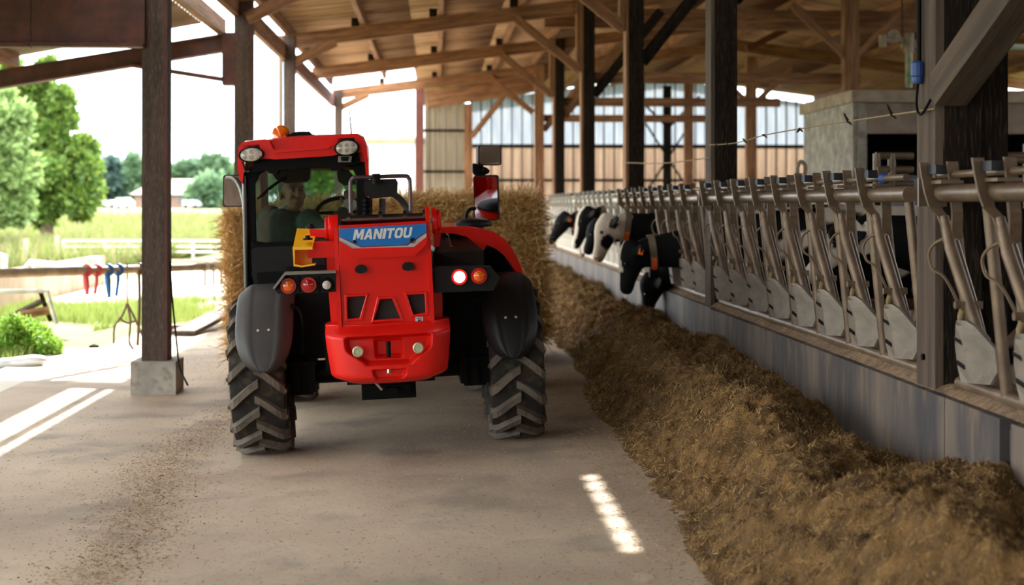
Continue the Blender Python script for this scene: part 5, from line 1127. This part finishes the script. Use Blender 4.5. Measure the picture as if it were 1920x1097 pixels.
for px_, py_, rx_, rz_ in ((471, 290, .077, .047), (650, 277, .077, .050)):
    q = M3(px_, py_, CY-.15)
    bm = nb(); lathe(bm, [(.5, .55), (.95, .5), (1.0, .2), (1.0, 0), (.86, -.02), (.84, .1)], 28, Matrix.Translation(q) @ Matrix.Rotation(-.06, 4, 'Y') @ Matrix.Diagonal((rx_, .09, rz_, 1)) @ Matrix.Rotation(-PI/2, 4, 'X'))
    wl_ = tp('work_lamp', bm, black, smooth=40)
    bm = nb(); lathe(bm, [(.86, .03), (.84, .0), (.5, -.04), (.02, -.05)], 28, Matrix.Translation(q) @ Matrix.Rotation(-.06, 4, 'Y') @ Matrix.Diagonal((rx_, .09, rz_, 1)) @ Matrix.Rotation(-PI/2, 4, 'X')); tp('lens', bm, lamp_clear, wl_, smooth=True)
    for dx in (-.038, 0, .038):
        for dz in (-.015, .015): bm = nb(); disc(bm, q + Vector((dx, -.001, dz)), (0, -1, 0), .014, .006, 12, .010); tp('reflector', bm, pm('reflector', c(190, 184, 172), rough=.15, metal=.6), wl_, smooth=30)
    bm = nb(); bx(bm, q.x-.05, q.x+.05, q.y+.03, q.y+.1, q.z-.02, q.z+.06); tp('lamp_bracket', bm, black)
bm = nb(); prism(bm, poly([(634, 293), (660, 293), (658, 304), (634, 304)], CY-.10), CY-.12, CY-.05); cm_ = tp('rear_camera', bm, pm('cam_grey', c(120, 116, 108), rough=.5), bevel=.005)
bm = nb(); prism(bm, poly([(639, 294), (654, 294), (653, 302), (640, 302)], CY-.13), CY-.125, CY-.12); tp('sensor', bm, black, cm_)
q = M3(527, 260, .35); bm = nb(); lathe(bm, [(.056, -.03), (.056, .012), (.054, .04), (.046, .062), (.028, .078), (.01, .083)], 24, Matrix.Translation(q)); bc = tp('beacon', bm, amber, smooth=50)
bm = nb(); lathe(bm, [(.064, -.05), (.064, -.022), (.058, -.018)], 24, Matrix.Translation(q)); tp('beacon_base', bm, black, bc)
bm = nb(); lathe(bm, [(.020, -.01), (.024, .02), (.018, .05)], 10, Matrix.Translation(q)); tp('bulb', bm, pm('bulb', c(255, 190, 80), rough=.2), bc)
bm = nb(); prism(bm, poly([(540, 256), (551, 250), (560, 248), (582, 248), (583, 252), (600, 256), (600, 259), (540, 261)], .4), .3, .6); tp('roof_antenna_base', bm, black, bevel=.006)
bm = nb(); tube(bm, [M3(655, 207, .9), M3(659, 252, .9)], [.0035, .006], 6); tp('antenna', bm, black)
# rear lower panel of the cab
bm = nb(); prism(bm, poly([(474, 468), (482, 463), (560, 461), (610, 459), (612, 500), (606, 512), (534, 512), (512, 540), (482, 541), (476, 520)], CY-.06), CY-.16, CY+.06); tp('cab_rear_panel', bm, blackp, bevel=.022, smooth=40, )
bm = nb(); prism(bm, poly([(472, 460), (620, 456), (620, 463), (472, 468)], CY-.04), CY-.06, CY+.04); tp('sill_strip', bm, black)
bm = nb(); prism(bm, poly([(484, 510), (612, 505), (612, 512), (534, 513), (512, 541), (488, 541)], CY-.10), CY-.20, CY-.02); tp('panel_skirt', bm, black, bevel=.01)
# left mirror
ml = mirr(418, 456, 328, 388, .75, 0, 'side_mirror')
bm = nb(); tube(bm, curve([M3(424, 334, .70), M3(438, 335, .68), M3(449, 350, .66), M3(456, 372, .62), M3(459, 395, .5)], 4), .014, 8); tp('mirror_tube', bm, pm('tube_grey', c(130, 128, 124), rough=.3, metal=.6), smooth=50)
# cab interior
bm = nb(); prism(bm, poly([(578, 330), (582, 312), (648, 309), (664, 322), (668, 340), (664, 350), (640, 330)], CY+.05), CY+.06, CY+.1); bm.free()
bm = nb(); prism(bm, poly([(505, 318), (582, 314), (581, 334), (574, 341), (535, 343), (520, 338)], .5), .45, .62); tp('cab_console', bm, black, bevel=.015)
bm = nb(); prism(bm, poly([(632, 322), (638, 314), (655, 320), (668, 336), (668, 346), (645, 348), (634, 340)], .35), .33, .37); tp('interior_mirror', bm, pm('dark_glass', c(40, 60, 56), rough=.1), bevel=.008)
bm = nb(); bx(bm, xL+.12, xL+.62, .5, 1.0, .70, .80); obj('seat', bm, black, TH, bevel=.03, smooth=40)
bm = nb(); bx(bm, xL+.08, xR-.08, .3, yf, .52, .58); tp('cab_floor', bm, black)
sw = M3(640, 398, 1.2); bm = nb(); tube(bm, [sw + Vector((.17*math.cos(a), .10*math.sin(a), .10*math.sin(a))) for a in np.linspace(0, 2*PI, 25)], .015, 8, False); tube(bm, [sw + Vector((-.17, 0, 0)), sw + Vector((.17, 0, 0))], .012, 6); tube(bm, [sw, sw + Vector((0, .2, -.45))], .03, 8); tp('steering_wheel', bm, black)
bm = nb(); bx(bm, xL+.1, xR-.1, 1.2, yf, .6, 1.0); tp('dashboard', bm, black, bevel=.03)
# ================================================================== driver
DR = empty('person', 'driver in dark green jacket seated in the cab, looking back, pale gloved hand raised', 'person', M=T @ Matrix.Translation(M3(540, 455, .8)))
skin_m = pm('skin', c(168, 118, 94), c(150, 100, 80), scale=12, rough=.5); jack_m = pm('jacket', c(44, 62, 56), c(56, 76, 68), scale=14, rough=.85, bump=.3); glove_m = pm('pale_glove', c(206, 198, 186), rough=.7); hair_m = pm('hair', c(96, 92, 84), c(120, 114, 104), scale=60, rough=.9)
off = WP(DR).inverted() @ T
def D3(px, py, ly): return off @ M3(px, py, ly)
hc = D3(549, 364, .72)
HQ = Matrix.Translation(hc) @ Matrix.Rotation(R(24), 4, 'Z') @ Matrix.Rotation(R(-8), 4, 'X')      # face looks along local -y, turned to the right of the picture
def hb(bm, x, y, z, rx, ry, rz, sub=3): 
    bmesh.ops.create_icosphere(bm, subdivisions=sub, radius=1, matrix=HQ @ Matrix.Translation((x, y, z)) @ Matrix.Diagonal((rx, ry, rz, 1)))
def wp_(x, y, z): return HQ @ Vector((x, y, z))
bm = nb()
hb(bm, 0, .015, .035, .078, .095, .085); hb(bm, 0, -.03, -.03, .060, .062, .082); hb(bm, 0, -.045, -.085, .036, .035, .028)
for v in ((0, -.102, -.022, .014, .022, .016), (0, -.094, .004, .010, .014, .026), (0, -.078, .030, .052, .022, .012), (-.036, -.066, -.03, .022, .022, .020), (.036, -.066, -.03, .022, .022, .020), (0, -.088, -.055, .026, .014, .008), (0, -.086, -.066, .022, .012, .007)): hb(bm, *v, 2)
for s in (-1, 1): hb(bm, s*.080, .012, -.008, .012, .022, .034, 2)
neck = D3(535, 396, .78); tube(bm, [wp_(0, .03, -.06), neck], [.056, .062], 12)
sh = [D3(508, 408, .92), D3(580, 415, .66)]; chest = D3(538, 420, .82); pel = D3(540, 490, .85)
ringloft(bm, [ell(p, (1, .0, 0), (0, 1, 0), a, b3, 16) for p, a, b3 in ((pel, .17, .13), (pel.lerp(chest, .5), .17, .12), (chest, .19, .12), (chest.lerp(neck, .5), .15, .10), (neck, .07, .06))])
elb = D3(612, 436, .52); wr = D3(648, 396, .75); hand = D3(656, 380, .80)
tube(bm, [sh[1], elb, wr], [.062, .048, .032], 12); tube(bm, [sh[0], D3(500, 458, .98), D3(540, 470, 1.15)], [.06, .045, .033], 12)
ball(bm, hand, (.040, .022, .048), 2, T.to_3x3().to_4x4()*1.0 if False else None)
for i, (ln, dx) in enumerate(((.05, -.032), (.062, -.011), (.058, .011), (.045, .031))):
    b0 = hand + Vector((dx, 0, .035)); tube(bm, curve([b0, b0 + Vector((0, .012, ln*.55)), b0 + Vector((0, .038, ln*.75)), b0 + Vector((0, .052, ln*.45))], 3), .0095, 7)
tube(bm, curve([hand + Vector((-.035, 0, -.01)), hand + Vector((-.058, .015, .015)), hand + Vector((-.055, .035, .035))], 3), .011, 7)
lk = D3(560, 500, 1.2); 
for s, xo in ((0, -.1), (1, .1)): tube(bm, [pel + Vector((xo, .05, 0)), pel + Vector((xo, .42, .02)), pel + Vector((xo, .48, -.32))], [.085, .065, .05], 10)
body_me = fuse(bm, .007, 3); obj('body', body_me, skin_m, DR, smooth=True)
bm = nb()
ringloft(bm, [ell(p, (1, .0, 0), (0, 1, 0), a, b3, 18) for p, a, b3 in ((pel - Vector((0, 0, .05)), .20, .16), (pel.lerp(chest, .5), .20, .15), (chest, .225, .15), (chest.lerp(neck, .45), .185, .13), (chest.lerp(neck, .85), .10, .09), (neck + Vector((0, 0, .02)), .085, .08))])
ball(bm, sh[0], .085, 2); ball(bm, sh[1], .085, 2)
tube(bm, [sh[1], elb, wr.lerp(elb, .05)], [.085, .068, .048], 14); tube(bm, [sh[0], D3(500, 458, .98), D3(538, 470, 1.13)], [.085, .066, .05], 14)
obj('jacket', fuse(bm, .012, 4), jack_m, DR, smooth=True)
bm = nb(); ball(bm, hand - Vector((0, 0, .012)), (.046, .028, .046), 2); tube(bm, [wr.lerp(hand, -.1), hand], [.040, .038], 12); obj('glove', fuse(bm, .006, 2), glove_m, DR, smooth=True, label='pale glove cuff')
bm = nb(); hb(bm, 0, .028, .048, .083, .092, .080); me = fuse(bm, .006, 1); b4 = nb(); b4.from_mesh(me); hi_ = HQ.inverted()
bmesh.ops.delete(b4, geom=[v for v in b4.verts if (lambda q: q.z < .02 + max(0, -q.y)*.75 and q.z < .10 + q.y*-.2 and (q.y < .035 or q.z < -.03))(hi_ @ v.co)], context='VERTS'); obj('hair', b4, hair_m, DR, smooth=True)
for s in (-1, 1):
    bm = nb(); ball(bm, wp_(s*.031, -.083, .012), .0115, 2); ey = obj('eye', bm, pm('sclera', c(150, 140, 130), rough=.5), DR, smooth=True)
    bm = nb(); ball(bm, wp_(s*.031, -.0925, .012), .0055, 2); obj('iris', bm, eye_m, ey, smooth=True)
    bm = nb(); tube(bm, [wp_(s*.014, -.100, .028), wp_(s*.032, -.100, .034), wp_(s*.050, -.088, .028)], .004, 6); obj('eyebrow', bm, hair_m, DR, smooth=True)
bm = nb(); tube(bm, [wp_(-.020, -.098, -.060), wp_(0, -.103, -.059), wp_(.020, -.098, -.060)], .004, 6); obj('lips', bm, pm('lip', c(160, 96, 86)), DR, smooth=True)
# ================================================================== straw bale on the forks
YB = 3.72
bx0, bz1 = M(424, 392, YB); bx1, bz1b = M(1008, 372, YB); bz0 = M(1012, 640, YB)[1]
BA = empty('straw_bale', 'big rectangular golden straw bale carried in front of the telehandler', 'bale', M=T @ Matrix.Translation(((bx0+bx1)/2, YB+.5, bz0)))
hx, hz, hy = (bx1-bx0)/2, (bz1b-bz0), .5
bm = nb(); bx(bm, -hx, hx, -hy, hy, 0, hz); bmesh.ops.subdivide_edges(bm, edges=bm.edges[:], cuts=28, use_grid_fill=True)
from mathutils import noise as mn
for v in bm.verts:
    n_ = mn.fractal(v.co*3.1, 1, 2, 4)*.035 + mn.noise(v.co*14)*.018
    v.co += Vector((v.co.x/hx, v.co.y/hy, (v.co.z-hz/2)/hz*2)).normalized()*n_
straw_b = pm('straw_body', c(150, 112, 58), c(196, 156, 92), scale=16, rough=.95, bump=1, bscale=60, bdist=.02, c3=c(96, 68, 34), scale2=11, mix2=.7)
bb = obj('bale_body', bm, straw_b, BA, smooth=True)
N = 46000; face = rng.choice(5, N, p=[.50, .20, .10, .10, .10]); A_ = rng.random(N)*2-1; B2 = rng.random(N)*2-1; Pn = np.zeros((N, 3)); Nn = np.zeros((N, 3))
for f, (ax, sg) in enumerate(((1, -1), (2, 1), (0, -1), (0, 1), (2, -1))):
    m_ = face == f; a, b3 = A_[m_], B2[m_]; q = np.zeros((m_.sum(), 3)); nn = np.zeros_like(q); nn[:, ax] = sg
    if ax == 1: q[:, 0], q[:, 2], q[:, 1] = a*hx, (b3+1)/2*hz, sg*hy
    if ax == 2: q[:, 0], q[:, 1], q[:, 2] = a*hx, b3*hy, hz if sg > 0 else 0
    if ax == 0: q[:, 1], q[:, 2], q[:, 0] = a*hy, (b3+1)/2*hz, sg*hx
    Pn[m_], Nn[m_] = q, nn
D = unit(rng.normal(size=(N, 3)) + Nn*(.25 + .5*rng.random((N, 1)))); Pn += Nn*(.005 + .015*rng.random((N, 1)))
edge = (np.abs(Pn[:, 0]) > hx*.96) | (Pn[:, 2] > hz*.95); Ln = (.04 + .10*rng.random(N))*np.where(edge, 1.15, .8); Ln = np.where((Pn[:, 2] < .05) & (rng.random(N) < .3), Ln*1.8, Ln)
straw_m = pm('straw', c(200, 160, 90), island=[c(150, 106, 52), c(206, 162, 92), c(232, 196, 130), c(188, 142, 76), c(240, 212, 156)], rough=.55)
obj('straw', blades('straw', Pn, D, Ln, .0028, .7), straw_m, BA, kind='stuff')
tw = pm('twine', c(190, 170, 120))
for k in range(6):
    x = -hx + 2*hx*(k+.5)/6; bm = nb(); o1 = .012; tube(bm, [(x, -hy-o1, -o1), (x, -hy-o1, hz+o1), (x, hy+o1, hz+o1), (x, hy+o1, -o1), (x, -hy-o1, -o1)], .004, 5); obj('twine', bm, tw, BA)
